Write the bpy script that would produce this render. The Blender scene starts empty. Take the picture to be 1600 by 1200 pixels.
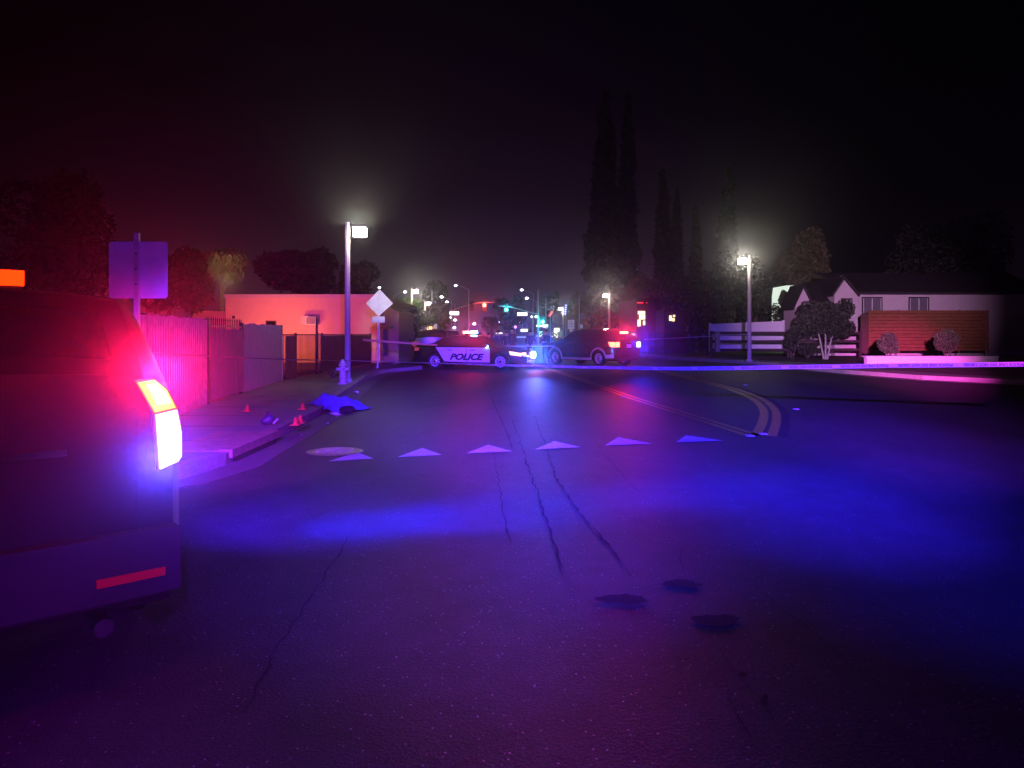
import bpy, bmesh, math, random
from mathutils import Vector, Matrix
random.seed(7)
sc = bpy.context.scene
HAZE = 0.00055; H = 1.55; F = 1200.0; HY = 522.0
R = math.radians
# ---------------------------------------------------------------- camera
cd = bpy.data.cameras.new('camera'); cam = bpy.data.objects.new('camera', cd); sc.collection.objects.link(cam)
cam.location = (0, 0, H); cam.rotation_euler = (R(90), 0, 0)
cd.sensor_width = 36; cd.lens = 27; cd.shift_y = -78/1600.0; cd.clip_start = 0.05; cd.clip_end = 3000
sc.camera = cam
sc.view_settings.view_transform = 'Standard'; sc.view_settings.look = 'None'
sc.view_settings.exposure = -0.3; sc.view_settings.gamma = 1.0; sc.view_settings.use_curve_mapping = False
sc.render.engine = 'CYCLES'
sc.cycles.use_denoising = True
sc.cycles.max_bounces = 5; sc.cycles.diffuse_bounces = 2; sc.cycles.glossy_bounces = 3
sc.cycles.transmission_bounces = 4; sc.cycles.volume_bounces = 0; sc.cycles.transparent_max_bounces = 8
sc.cycles.sample_clamp_indirect = 3.0
# ---------------------------------------------------------------- world: night sky with town glow low over the street
wd = bpy.data.worlds.new('World'); sc.world = wd; wd.use_nodes = True
nt = wd.node_tree; nt.nodes.clear()
def N(tree, typ, **kw):
    n = tree.nodes.new(typ)
    for k, v in kw.items(): setattr(n, k, v)
    return n
out = N(nt, 'ShaderNodeOutputWorld'); add = N(nt, 'ShaderNodeAddShader')
bg1 = N(nt, 'ShaderNodeBackground'); bg2 = N(nt, 'ShaderNodeBackground')
sky = N(nt, 'ShaderNodeTexSky', sky_type='NISHITA'); sky.sun_disc = False
sky.sun_elevation = R(-9); sky.sun_rotation = R(0)
bg1.inputs['Strength'].default_value = 0.02
nt.links.new(sky.outputs[0], bg1.inputs[0])
tc = N(nt, 'ShaderNodeTexCoord'); sp = N(nt, 'ShaderNodeSeparateXYZ'); nt.links.new(tc.outputs['Generated'], sp.inputs[0])
rmp = N(nt, 'ShaderNodeValToRGB'); nt.links.new(sp.outputs['Z'], rmp.inputs[0])
cr = rmp.color_ramp
cr.elements[0].position = 0.0; cr.elements[0].color = (0.038, 0.020, 0.050, 1)
cr.elements[1].position = 0.50; cr.elements[1].color = (0.0006, 0.0003, 0.0014, 1)
for p, c in ((0.045, (0.033, 0.018, 0.040)), (0.10, (0.022, 0.011, 0.024)), (0.17, (0.010, 0.004, 0.012)), (0.28, (0.0032, 0.0012, 0.0045))):
    e = cr.elements.new(p); e.color = (*c, 1)
# glow is strongest over the town centre, straight down the street
mr = N(nt, 'ShaderNodeMapRange', interpolation_type='SMOOTHSTEP')
ab = N(nt, 'ShaderNodeMath', operation='ADD'); ab.inputs[1].default_value = 0.08
ab2 = N(nt, 'ShaderNodeMath', operation='ABSOLUTE')
nt.links.new(sp.outputs['X'], ab.inputs[0]); nt.links.new(ab.outputs[0], ab2.inputs[0]); nt.links.new(ab2.outputs[0], mr.inputs[0])
mr.inputs[1].default_value = 0.0; mr.inputs[2].default_value = 0.55; mr.inputs[3].default_value = 1.0; mr.inputs[4].default_value = 0.12
nt.links.new(rmp.outputs[0], bg2.inputs[0]); nt.links.new(mr.outputs[0], bg2.inputs[1])
nt.links.new(bg1.outputs[0], add.inputs[0]); nt.links.new(bg2.outputs[0], add.inputs[1]); nt.links.new(add.outputs[0], out.inputs[0])

# ---------------------------------------------------------------- lamps (helpers; added beams stand in for the patrol cars' flashing lights)
COL = sc.collection
def link(o): COL.objects.link(o); return o
def spot(name, loc, target, col, power, deg, blend=1.0, radius=0.05):
    l = bpy.data.lights.new(name, 'SPOT'); l.energy = power; l.color = col; l.spot_size = R(deg); l.spot_blend = blend; l.shadow_soft_size = radius
    o = link(bpy.data.objects.new(name, l)); o.location = loc
    d = Vector(target) - Vector(loc); o.rotation_euler = d.to_track_quat('-Z', 'Y').to_euler()
    return o
def point(name, loc, col, power, radius=0.1):
    l = bpy.data.lights.new(name, 'POINT'); l.energy = power; l.color = col; l.shadow_soft_size = radius
    o = link(bpy.data.objects.new(name, l)); o.location = loc; return o
def P(px, py, D): return Vector(((px-800)/F*D, D, H+(HY-py)/F*D))
def G(px, py, z=0.0):
    D = (H-z)*F/(py-HY); return Vector(((px-800)/F*D, D, z))
RED = (1, 0.01, 0.02); BLUE = (0.01, 0.03, 1.0); PURP = (0.30, 0.02, 1.0); ORNG = (1, 0.10, 0.01)
LT = Vector((-1.50, 3.30, 1.35))       # emergency lamps at the rear corner of the near patrol car
LB = Vector((-1.45, 3.35, 0.85))
SIDEP = Vector((-2.6, 5.3, 1.98))        # added source in open air beside the near patrol car, no fixture there
#@LIGHTS
BACK = Vector((0.9, -2.6, 3.4))        # added unseen source behind the camera, standing in for emergency flashers
BLUE = (0.004, 0.012, 1.0); VIO = (0.06, 0.012, 1.0)
spot('added_beam_blue', SIDEP, G(590, 818), BLUE, 3600, 28, 1.0)
spot('added_beam_blue', SIDEP, G(560, 790), (.04, .006, 1), 2000, 75, 1.0)
spot('added_beam_violet', BACK, G(650, 740), (.07, .01, 1), 16000, 30, 1.0)
spot('added_beam_blue', SIDEP, G(800, 795), BLUE, 6000, 34, 1.0)
spot('added_beam_blue', SIDEP, G(1050, 765), BLUE, 5500, 20, 1.0)
spot('added_beam_blue', SIDEP, G(1330, 755), BLUE, 9000, 22, 1.0)
spot('added_beam_blue', BACK, G(1300, 735), BLUE, 12000, 28, 1.0)
spot('added_beam_purple', SIDEP, G(390, 690), (.24, .015, 1), 4000, 56, 1.0)
spot('added_beam_purple', SIDEP, G(450, 640), (.20, .03, 1), 4200, 40, 1.0)
spot('added_beam_violet', BACK, G(740, 630), (.10, .022, 1.0), 210000, 20, 1.0)
spot('added_beam_violet', BACK, G(1160, 665), (.025, .010, 1.0), 110000, 26, 1.0)
spot('added_beam_violet', BACK, G(850, 700), (.025, .008, 1), 27000, 28, 1.0)
spot('added_beam_red', BACK, G(790, 985), RED, 1500, 17, 1.0)
spot('added_beam_purple', (-.6, -2.6, 2.1), G(520, 1160), (.30, .003, 1), 2000, 40, 1.0)  # another added source behind the camera
spot('added_beam_purple', BACK, G(1000, 1000), (.10, .002, 1), 550, 40, 1.0)
spot('added_beam_red', SIDEP, (-5.15, 9.6, 0.9), (1, .002, .09), 900, 36, 1.0)
spot('added_beam_purple', SIDEP, P(355, 560, 17.0), (.35, .01, 1), 1100, 18, 1.0)
spot('tail_strobe_red', LT + Vector((0.03, -0.12, 0.05)), (0.1, -0.3, 2.3), (1, .008, .06), 6200, 60, .8, .04)
spot('tail_strobe_blue', LB + Vector((-0.08, 0.0, 0.16)), (0.1, -0.3, 1.8), (.06, .05, 1), 2800, 60, .8, .04)
point('tail_beam_red', LT + Vector((-0.15, -0.38, 0.15)), RED, 9, 0.15)
point('tail_beam_blue', LB + Vector((-0.05, -0.40, -0.1)), (0.16, 0.05, 1), 3, 0.2)
spot('added_wall_beam_red', (-9.6, 26.5, 1.0), P(455, 510, 38), (1, 0.13, 0.03), 4600, 76, 1.0, .2)  # added unseen spots behind the fence, put in to light the facade
spot('added_wall_beam_orange', (-10.6, 34.0, 1.0), P(445, 520, 38), (1, .24, .02), 900, 80, 1.0, .2)
spot('added_beam_purple', BACK + Vector((0, 0, .5)), P(480, 440, 38), (.55, .04, 1), 26000, 14, 1.0)
spot('added_beam_blue', SIDEP + Vector((0, 0, .5)), P(215, 420, 10), (.16, .03, 1), 420, 40, 1.0)
spot('added_beam_violet', BACK, P(1330, 480, 50), (.85, .42, .88), 95000, 18, 1.0)
spot('added_beam_violet', BACK, G(1330, 625), (.25, .03, .9), 50000, 20, 1.0)
spot('added_pole_beam_blue', SIDEP, (-4.82, 22.4, 1.9), (.12, .05, 1), 5000, 14, 1.0)  # added spot that turns the tall lamp pole blue
spot('added_beam_magenta', BACK, P(1420, 572, 33), (1, .03, .72), 200000, 9, 1.0)

# ---------------------------------------------------------------- materials
MATS = {}
def mat(name, col=(0.5,)*3, rough=0.6, metal=0.0, emit=None, es=0.0, noise=0.0, nscale=8.0, bump=0.0, spec=0.5, trans=0.0, coat=0.0):
    if name in MATS: return MATS[name]
    m = bpy.data.materials.new(name); m.use_nodes = True; t = m.node_tree; b = t.nodes['Principled BSDF']
    b.inputs['Base Color'].default_value = (*col, 1); b.inputs['Roughness'].default_value = rough; b.inputs['Metallic'].default_value = metal
    b.inputs['Specular IOR Level'].default_value = spec
    if coat: b.inputs['Coat Weight'].default_value = coat
    if trans: b.inputs['Transmission Weight'].default_value = trans
    if emit: b.inputs['Emission Color'].default_value = (*emit, 1); b.inputs['Emission Strength'].default_value = es
    if noise or bump:
        c = N(t, 'ShaderNodeTexCoord'); n = N(t, 'ShaderNodeTexNoise'); n.inputs['Scale'].default_value = nscale; n.inputs['Detail'].default_value = 6; n.inputs['Roughness'].default_value = 0.65
        t.links.new(c.outputs['Object'], n.inputs[0])
        if noise:
            r = N(t, 'ShaderNodeMapRange'); r.inputs[1].default_value = .3; r.inputs[2].default_value = .7; r.inputs[3].default_value = 1-noise; r.inputs[4].default_value = 1+noise
            mx = N(t, 'ShaderNodeVectorMath', operation='SCALE'); mx.inputs[0].default_value = col
            t.links.new(n.outputs[0], r.inputs[0]); t.links.new(r.outputs[0], mx.inputs['Scale']); t.links.new(mx.outputs[0], b.inputs['Base Color'])
        if bump:
            bp = N(t, 'ShaderNodeBump'); bp.inputs['Strength'].default_value = bump; bp.inputs['Distance'].default_value = 0.02
            t.links.new(n.outputs[0], bp.inputs['Height']); t.links.new(bp.outputs[0], b.inputs['Normal'])
    MATS[name] = m
    if emit and es < 40: m.cycles.emission_sampling = 'NONE'
    return m
def ground_mat(name, col, grain, gscale, rough, patch=0.25, speck=0.0, bump=0.4):
    m = bpy.data.materials.new(name); m.use_nodes = True; t = m.node_tree; b = t.nodes['Principled BSDF']; L = t.links.new
    c = N(t, 'ShaderNodeTexCoord')
    def nz(scale, det=4, stretch=None):
        n = N(t, 'ShaderNodeTexNoise'); n.inputs['Scale'].default_value = scale; n.inputs['Detail'].default_value = det; n.inputs['Roughness'].default_value = 0.7
        if stretch:
            mp = N(t, 'ShaderNodeMapping'); mp.inputs['Scale'].default_value = stretch; L(c.outputs['Object'], mp.inputs[0]); L(mp.outputs[0], n.inputs[0])
        else: L(c.outputs['Object'], n.inputs[0])
        return n
    def rng(n, a, bb, lo, hi):
        r = N(t, 'ShaderNodeMapRange'); r.inputs[1].default_value = a; r.inputs[2].default_value = bb; r.inputs[3].default_value = lo; r.inputs[4].default_value = hi; L(n, r.inputs[0]); return r.outputs[0]
    def mul(a, bb):
        r = N(t, 'ShaderNodeMath', operation='MULTIPLY'); L(a, r.inputs[0]); L(bb, r.inputs[1]); return r.outputs[0]
    f = nz(gscale, 3); g = nz(0.35, 5, (1, .35, 1)); g2 = nz(4.0, 6)
    v = mul(mul(rng(f.outputs[0], .3, .7, 1-grain, 1+grain), rng(g.outputs[0], .3, .7, 1-patch, 1+patch)), rng(g2.outputs[0], .3, .7, 1-patch*.5, 1+patch*.5))
    sc_ = N(t, 'ShaderNodeVectorMath', operation='SCALE'); sc_.inputs[0].default_value = col; L(v, sc_.inputs['Scale'])
    colout = sc_.outputs[0]
    vo = N(t, 'ShaderNodeTexVoronoi'); vo.inputs['Scale'].default_value = gscale*0.55; L(c.outputs['Object'], vo.inputs[0])
    if speck:
        wn = N(t, 'ShaderNodeTexWhiteNoise'); L(vo.outputs['Position'], wn.inputs[0])
        k = mul(rng(wn.outputs[0], .93, 1.0, 0, speck), rng(vo.outputs['Distance'], .15, .35, 1, 0))
        ad = N(t, 'ShaderNodeVectorMath', operation='ADD'); cv = N(t, 'ShaderNodeCombineXYZ'); L(k, cv.inputs[0]); L(k, cv.inputs[1]); L(k, cv.inputs[2])
        L(colout, ad.inputs[0]); L(cv.outputs[0], ad.inputs[1]); colout = ad.outputs[0]
    L(colout, b.inputs['Base Color']); b.inputs['Roughness'].default_value = rough; b.inputs['Specular IOR Level'].default_value = .4
    bp = N(t, 'ShaderNodeBump'); bp.inputs['Strength'].default_value = bump; bp.inputs['Distance'].default_value = 0.0018
    am = N(t, 'ShaderNodeMath', operation='ADD'); L(vo.outputs['Distance'], am.inputs[0]); L(f.outputs[0], am.inputs[1]); L(am.outputs[0], bp.inputs['Height']); L(bp.outputs[0], b.inputs['Normal'])
    return m
M_ASPH = ground_mat('asphalt', (0.050, 0.048, 0.049), .9, 110, .62, .42, .5, .8)
M_CONC = ground_mat('concrete_walk', (0.21, 0.20, 0.19), .18, 40, .8, .18, 0, .25)
M_GUT = ground_mat('gutter_concrete', (0.12, 0.115, 0.11), .25, 45, .75, .2, 0, .3)
M_SOIL = ground_mat('soil', (0.07, 0.055, 0.04), .5, 12, .95, .4, 0, .8)
M_KERB = ground_mat('kerb_concrete', (0.27, 0.25, 0.23), .25, 30, .8, .25, 0, .4)
M_YEL = ground_mat('worn_yellow_paint', (.36, .27, .06), .3, 25, .5, .3, 0, .3)
M_WHT = ground_mat('worn_white_paint', (0.48, 0.48, 0.47), .5, 60, .6, .45, 0, .5)
M_TAR = mat('tar', (0.019, 0.019, 0.020), .8)
M_BLKP = mat('black_car_paint', (0.009, 0.009, 0.010), .22, spec=.45, coat=.25)
M_WHTP = mat('white_car_paint', (0.75, 0.75, 0.77), .35, spec=.5)
M_GLASS = mat('dark_glass', (0.01, 0.01, 0.012), .08, spec=.7)
M_TYRE = mat('tyre_rubber', (0.018, 0.018, 0.018), .85)
M_RIM = mat('steel_rim', (0.6, 0.6, 0.62), .4, .3)
M_CHROME = mat('chrome', (0.7, 0.7, 0.72), .18, 1)
M_PLAST = mat('black_plastic', (0.02, 0.02, 0.02), .55)
M_GALV = mat('galvanised_steel', (0.45, 0.46, 0.47), .45, .5, noise=.12, nscale=9)
M_ALU = mat('sign_back_aluminium', (0.55, 0.56, 0.58), .5, .35, noise=.1, nscale=5)
M_POLE = mat('concrete_pole', (0.34, 0.33, 0.32), .75, noise=.15, nscale=14, bump=.2)
M_DKMET = mat('dark_painted_iron', (0.03, 0.03, 0.032), .5, .3)
def lampmat(name, col, s): return mat(name, (.04, .04, .04), .6, spec=.1, emit=col, es=s)
M_LAMP = lampmat('lamp_white', (1.0, 0.93, 0.78), 30)
M_LAMPC = lampmat('lamp_cool', (0.88, 0.92, 1.0), 14)

# ---------------------------------------------------------------- mesh helpers
ROOTS = {}
def tag(o, label=None, cat=None, group=None, kind=None):
    if label: o['label'] = label
    if cat: o['category'] = cat
    if group: o['group'] = group
    if kind: o['kind'] = kind
    return o
def thing(name, loc, label, cat, rz=0.0, group=None):
    o = link(bpy.data.objects.new(name, None)); o.location = loc; o.rotation_euler = (0, 0, rz); o.empty_display_size = .2
    ROOTS[o.name] = Matrix.Translation(Vector(loc)) @ Matrix.Rotation(rz, 4, 'Z')
    return tag(o, label, cat, group)
def root_inv(o):
    while o.parent: o = o.parent
    return ROOTS.get(o.name, Matrix.Identity(4)).inverted()
def copy_tree(o, parent=None, loc=None, rz=None, label=None):
    c = o.copy(); COL.objects.link(c); c.parent = parent
    if loc is not None: c.location = loc
    if rz is not None: c.rotation_euler = (0, 0, rz)
    if label: c['label'] = label
    for ch in [x for x in bpy.data.objects if x.parent == o]: copy_tree(ch, c)
    return c
class MB:
    def __init__(s): s.v = []; s.f = []
    def add(s, vs, fs):
        b = len(s.v); s.v += [tuple(v) for v in vs]; s.f += [tuple(i+b for i in f) for f in fs]; return s
    def box(s, x0, x1, y0, y1, z0, z1, M=None):
        vs = [Vector((x, y, z)) for x in (x0, x1) for y in (y0, y1) for z in (z0, z1)]
        if M: vs = [M @ v for v in vs]
        return s.add(vs, [(0,1,3,2), (4,6,7,5), (0,4,5,1), (2,3,7,6), (0,2,6,4), (1,5,7,3)])
    def bar(s, a, b, w, h=None, up=(0, 0, 1)):
        a, b = Vector(a), Vector(b); d = (b-a).normalized(); h = h or w
        u = Vector(up); 
        if abs(d.dot(u)) > .95: u = Vector((0, 1, 0))
        x = d.cross(u).normalized(); z = x.cross(d).normalized()
        vs = [p + x*i*w/2 + z*j*h/2 for p in (a, b) for i, j in ((-1,-1),(1,-1),(1,1),(-1,1))]
        return s.add(vs, [(3,2,1,0),(4,5,6,7),(0,1,5,4),(1,2,6,5),(2,3,7,6),(3,0,4,7)])
    def tube(s, a, b, r0, r1=None, n=10, caps=True):
        a, b = Vector(a), Vector(b); r1 = r0 if r1 is None else r1; d = (b-a).normalized()
        u = Vector((0, 0, 1)) if abs(d.z) < .9 else Vector((1, 0, 0)); x = d.cross(u).normalized(); y = d.cross(x)
        vs = [p + (x*math.cos(t)+y*math.sin(t))*r for p, r in ((a, r0), (b, r1)) for t in [2*math.pi*i/n for i in range(n)]]
        fs = [(i, (i+1) % n, n+(i+1) % n, n+i) for i in range(n)]
        if caps: fs += [tuple(range(n))[::-1], tuple(range(n, 2*n))]
        return s.add(vs, fs)
    def path(s, pts, r, n=8):
        for a, b in zip(pts, pts[1:]): s.tube(a, b, r, r, n)
        return s
    def ell(s, c, rx, ry, rz, n=12, m=8, M=None):
        vs = []; c = Vector(c)
        for j in range(m+1):
            ph = math.pi*j/m
            for i in range(n):
                t = 2*math.pi*i/n; v = Vector((rx*math.sin(ph)*math.cos(t), ry*math.sin(ph)*math.sin(t), rz*math.cos(ph)))
                vs.append(c + (M @ v if M else v))
        fs = [(j*n+i, (j+1)*n+i, (j+1)*n+(i+1) % n, j*n+(i+1) % n) for j in range(m) for i in range(n)]
        return s.add(vs, fs)
    def lathe(s, prof, c=(0, 0, 0), n=20, M=None):
        c = Vector(c); vs = []
        for r, z in prof:
            for i in range(n):
                t = 2*math.pi*i/n; v = Vector((r*math.cos(t), r*math.sin(t), z)); vs.append((M @ v if M else v) + c)
        k = len(prof)
        return s.add(vs, [(j*n+i, j*n+(i+1) % n, (j+1)*n+(i+1) % n, (j+1)*n+i) for j in range(k-1) for i in range(n)])
    def prism(s, pts, vec):
        """pts: list of 3D points of a planar polygon, extruded along vec"""
        n = len(pts); vec = Vector(vec); a = [Vector(p) for p in pts]
        vs = a + [p+vec for p in a]
        fs = [tuple(range(n))[::-1], tuple(range(n, 2*n))] + [(i, (i+1) % n, n+(i+1) % n, n+i) for i in range(n)]
        return s.add(vs, fs)
    def build(s, name, m, parent=None, local=False, smooth=False, recalc=True):
        inv = Matrix.Identity(4) if (local or parent is None) else root_inv(parent)
        me = bpy.data.meshes.new(name); me.from_pydata([inv @ Vector(v) for v in s.v], [], s.f)
        if recalc:
            bm = bmesh.new(); bm.from_mesh(me); bmesh.ops.recalc_face_normals(bm, faces=bm.faces); bm.to_mesh(me); bm.free()
        if isinstance(m, (list, tuple)):
            for k in m: me.materials.append(k)
        else: me.materials.append(m)
        if smooth:
            for p in me.polygons: p.use_smooth = True
            try: me.set_sharp_from_angle(angle=R(40))
            except Exception: pass
        me.update(); o = link(bpy.data.objects.new(name, me))
        if parent: o.parent = parent
        return o
def struct(o): o['kind'] = 'structure'; return o
def pxbox(x0, x1, y0, y1, D, dep, mb=None):
    mb = mb or MB(); a = P(x0, y1, D); b = P(x1, y0, D); return mb.box(a.x, b.x, D, D+dep, a.z, b.z)
def pxpoly(pts, D, dep, mb=None):
    mb = mb or MB(); return mb.prism([P(x, y, D) for x, y in pts], (0, dep, 0))
def text(name, s, size, m, M, parent=None, extrude=.002, shear=0.0, bold=0.0, align='CENTER', sx=1.0):
    cu = bpy.data.curves.new(name, 'FONT'); cu.body = s; cu.size = size; cu.extrude = extrude; cu.align_x = align; cu.align_y = 'CENTER'; cu.shear = shear; cu.offset = bold
    tmp = link(bpy.data.objects.new('tmp_text', cu)); bpy.context.view_layer.update()
    me = bpy.data.meshes.new_from_object(tmp.evaluated_get(bpy.context.evaluated_depsgraph_get()))
    bpy.data.objects.remove(tmp); bpy.data.curves.remove(cu)
    me.name = name; me.transform(M @ Matrix.Diagonal((sx, 1, 1, 1))); me.materials.clear(); me.materials.append(m)
    o = link(bpy.data.objects.new(name, me))
    if parent: o.parent = parent
    return o

# ================================================================ SETTING
ground = MB(); ground.add([(-900, -90, -.06), (900, -90, -.06), (900, 1500, -.06), (-900, 1500, -.06)], [(0, 1, 2, 3)])
struct(ground.build('ground', M_SOIL))
LK = [(-14, 7.2), (-5.2, 7.35), (-4.1, 7.6), (-3.55, 8.1), (-3.36, 9.0), (-3.42, 9.9), (-3.50, 12), (-3.62, 14.5), (-4.15, 19), (-4.92, 26.2), (-5.1, 29.6), (-4.96, 31.0), (-3.92, 33.6), (-4.1, 34.4), (-6.0, 35.5), (-6.5, 40), (-7.5, 50), (-12.2, 104)]
RK = [(34, 15), (22, 18.5), (16.5, 22), (13.9, 26), (13.0, 30), (12.7, 33), (12.9, 37), (12.1, 40), (10.8, 43.5), (8.6, 49), (7.6, 60), (3.4, 104)]
road = MB(); pts = [(-40, -30, 0), (60, -30, 0), (60, 15, 0)] + [(x, y, 0) for x, y in RK] + [(60, 104, 0), (60, 122, 0), (2.0, 122, 0), (-20, 400, 0), (-34, 400, 0), (-14.5, 122, 0), (-70, 122, 0), (-70, 104, 0)] + [(x, y, 0) for x, y in LK[::-1]] + [(-40, 7.2, 0)]
road.add(pts, [tuple(range(len(pts)))])
road_o = struct(road.build('road', M_ASPH))
def slab(name, outline, z, m, th=.2):
    b = MB(); b.prism([(x, y, z-th) for x, y in outline], (0, 0, th)); return struct(b.build(name, m))
def offs(line, d):
    res = []
    for i, (x, y) in enumerate(line):
        a = line[max(0, i-1)]; b = line[min(len(line)-1, i+1)]; t = Vector((b[0]-a[0], b[1]-a[1])).normalized(); n = Vector((-t.y, t.x)); res.append((x+n.x*d, y+n.y*d))
    return res
def strip(line, d0, d1, z0, z1, mb):
    a, b = offs(line, d0), offs(line, d1); n = len(line)
    vs = [(x, y, z0) for x, y in a] + [(x, y, z1) for x, y in a] + [(x, y, z1) for x, y in b] + [(x, y, z0) for x, y in b]
    fs = []
    for i in range(n-1):
        for k in range(3): fs.append((k*n+i, k*n+i+1, (k+1)*n+i+1, (k+1)*n+i))
    fs += [(0, n, 2*n, 3*n), (n-1, 2*n-1, 3*n-1, 4*n-1)]
    return mb.add(vs, fs)
def sub(line, step=1.0):
    o = []
    for a, b in zip(line, line[1:]):
        n = max(1, int(math.dist(a, b)/step))
        o += [(a[0]+(b[0]-a[0])*i/n, a[1]+(b[1]-a[1])*i/n) for i in range(n)]
    return o + [line[-1]]
# left kerb, gutter and walk
inner = offs(LK, .16)
slab('left_sidewalk', inner + [(-9.5, 104), (-60, 104), (-60, 7.3)][::1], .145, M_CONC)
def kerb(line, name):
    k = MB(); L = sub(line, 1.5)
    for i in range(len(L)-1):
        seg = [L[i], L[i+1]]; d = Vector((seg[1][0]-seg[0][0], seg[1][1]-seg[0][1])); g = .004/max(d.length, .01)
        seg = [(seg[0][0]+d.x*g, seg[0][1]+d.y*g), (seg[1][0]-d.x*g, seg[1][1]-d.y*g)]
        strip(seg, 0, .17, -.05, .15+random.uniform(-.003, .003), k)
    return struct(k.build(name, M_KERB))
kerb(LK, 'left_kerb'); kerb(RK[::-1], 'right_kerb')
g = MB(); strip(LK, -.42, -.002, -.01, .005, g); struct(g.build('left_gutter', M_GUT))
g = MB(); strip(RK[::-1], -.4, -.002, -.01, .005, g); struct(g.build('right_gutter', M_GUT))
slab('right_lawn', offs(RK[::-1], .16)[::-1] + [(3.4+3, 104), (90, 104), (90, 15)], .140, M_SOIL)
sw = offs(RK[::-1], .17); sw2 = offs(RK[::-1], 1.7)
slab('right_sidewalk', sw[::-1] + sw2, .147, M_CONC, .1)
# pavement joints on the left walk
j = MB()
for k in range(22):
    y = 8.6 + k*1.55; j.box(-3.75-(y-8)*.075-2.3, -3.6-(y-8)*.075, y, y+.012, .1, .1475)
jo = j.build('walk_joint', M_TAR); jo['kind'] = 'structure'
# storm drain inlet in the kerb
t = thing('storm_drain', G(405, 700), 'concrete storm drain inlet with dark opening in the kerb', 'storm drain')
b = MB(); b.box(-3.50, -3.33, 9.15, 11.0, .075, .175); b.box(-4.2, -3.50, 9.15, 11.0, .13, .160); b.build('inlet_slab', mat('rusty_concrete', (.30, .20, .15), .8, noise=.35, nscale=9, bump=.4), t)
b = MB(); b.box(-3.49, -3.34, 9.3, 10.85, .01, .074); b.build('drain_opening', M_TAR, t)
# lawn strip beside the far left walk
g = MB(); g.prism([(-9, 40, .1), (-7.2, 40, .1), (-12, 90, .1), (-20, 90, .1)], (0, 0, .05))
grass = g.build('grass', mat('dry_grass', (.06, .07, .03), .95, noise=.4, nscale=3, bump=.8)); grass['kind'] = 'stuff'; tag(grass, 'dim green grass strip along the far left walk', 'grass')

# road paint, cracks, patches: parts of the road
def road_sheet(name, polys, z, m, label=None):
    b = MB()
    for p in polys: b.add([(x, y, z) for x, y in p], [tuple(range(len(p)))])
    o = b.build(name, m, road_o); 
    if label: o['label'] = label
    return o
TRI = [((512, 721.5), (584, 717), (558, 707)), ((621, 714.5), (690, 711), (660, 700.5)), ((729, 708.5), (800, 705.5), (763, 695.5)), ((836, 702.5), (907, 699), (866, 689.5)), ((945, 696.5), (1019, 693.5), (966, 683.5)), ((1056, 691.5), (1131, 689), (1072, 680.5))]
for T in TRI:
    road_sheet('yield_triangle', [[tuple(G(x, y)[:2]) for x, y in T]], .0045, M_WHT)
def gpl(pts): return [tuple(G(x, y)[:2]) for x, y in pts]
def ribbon(line, w0, w1, z, mb):
    a, b = offs(line, w0), offs(line, w1); n = len(line); 
    return mb.add([(x, y, z) for x, y in a+b], [(i, i+1, n+i+1, n+i) for i in range(n-1)])
def smooth_line(l, it=2):
    for _ in range(it):
        o = [l[0]]
        for a, b in zip(l, l[1:]): o += [(a[0]*.75+b[0]*.25, a[1]*.75+b[1]*.25), (a[0]*.25+b[0]*.75, a[1]*.25+b[1]*.75)]
        l = o + [l[-1]]
    return l
LA = gpl([(860, 577), (905, 592), (990, 622), (1100, 656), (1180, 681)])
LBc = [(3.4, 104), (4.6, 60)] + gpl([(1030, 578), (1075, 589), (1150, 607)]) + smooth_line(gpl([(1150, 607), (1192, 622), (1215, 640), (1216, 660), (1208, 682)]), 2)
for nm, off in (('yellow_line', -.24), ('yellow_line', .02)):
    b = MB(); ribbon(sub([(-1.3, 62)] + LA, 2), off*.7, off*.7+.11, .0045, b); b.build(nm, M_YEL, road_o)
b = MB(); ribbon(LBc, -.33, -.17, .0045, b); b.build('yellow_line', M_YEL, road_o)
b = MB(); ribbon(LBc, -.10, .05, .0045, b); b.build('yellow_line', M_YEL, road_o)
b = MB(); ribbon(LBc[3:], .07, .20, .006, b); b.build('tar_seam', M_TAR, road_o)
def crack(pts, w, seed):
    rr = random.Random(seed); L = sub(gpl(pts), .12 if w > .02 else .2); out_ = []
    for i, (x, y) in enumerate(L): out_.append((x+rr.gauss(0, .010), y+rr.gauss(0, .010)))
    b = MB(); n = len(out_); a = []; c = []
    for i, (x, y) in enumerate(out_):
        ww = .42*w*max(.25, rr.gauss(.8, .45))*(0.4 if i in (0, n-1) else 1)
        a.append((x-ww/2, y, .0042)); c.append((x+ww/2, y, .0042))
    b.add(a+c, [(i, i+1, n+i+1, n+i) for i in range(n-1)]); b.build('road_crack', M_TAR, road_o)
crack([(750, 586), (765, 615), (790, 672), (800, 700)], .05, 1)
crack([(800, 655), (812, 685), (830, 745), (862, 840), (880, 890)], .035, 2)
crack([(835, 650), (850, 690), (870, 750), (905, 800), (950, 850), (985, 900)], .04, 3)
crack([(770, 700), (780, 760), (795, 850)], .022, 4)
crack([(545, 838), (505, 905), (445, 990), (395, 1090), (380, 1115)], .022, 5)
crack([(585, 765), (572, 772)], .02, 6)
crack([(300, 800), (420, 786), (520, 776), (585, 764)], .015, 7)
crack([(1120, 1010), (1150, 1060), (1185, 1090), (1210, 1135)], .016, 8)
crack([(985, 940), (985, 965), (930, 973), (1100, 972)], .01, 9)
crack([(985, 940), (1025, 920), (1065, 912), (1110, 916)], .012, 10)
crack([(1065, 905), (1065, 860), (1110, 850)], .010, 11)
crack([(1140, 1085), (1160, 1130), (1180, 1170)], .012, 12)
crack([(930, 690), (960, 730), (1000, 770)], .02, 13)
crack([(1230, 700), (1190, 720), (1150, 745)], .02, 14)
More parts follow.
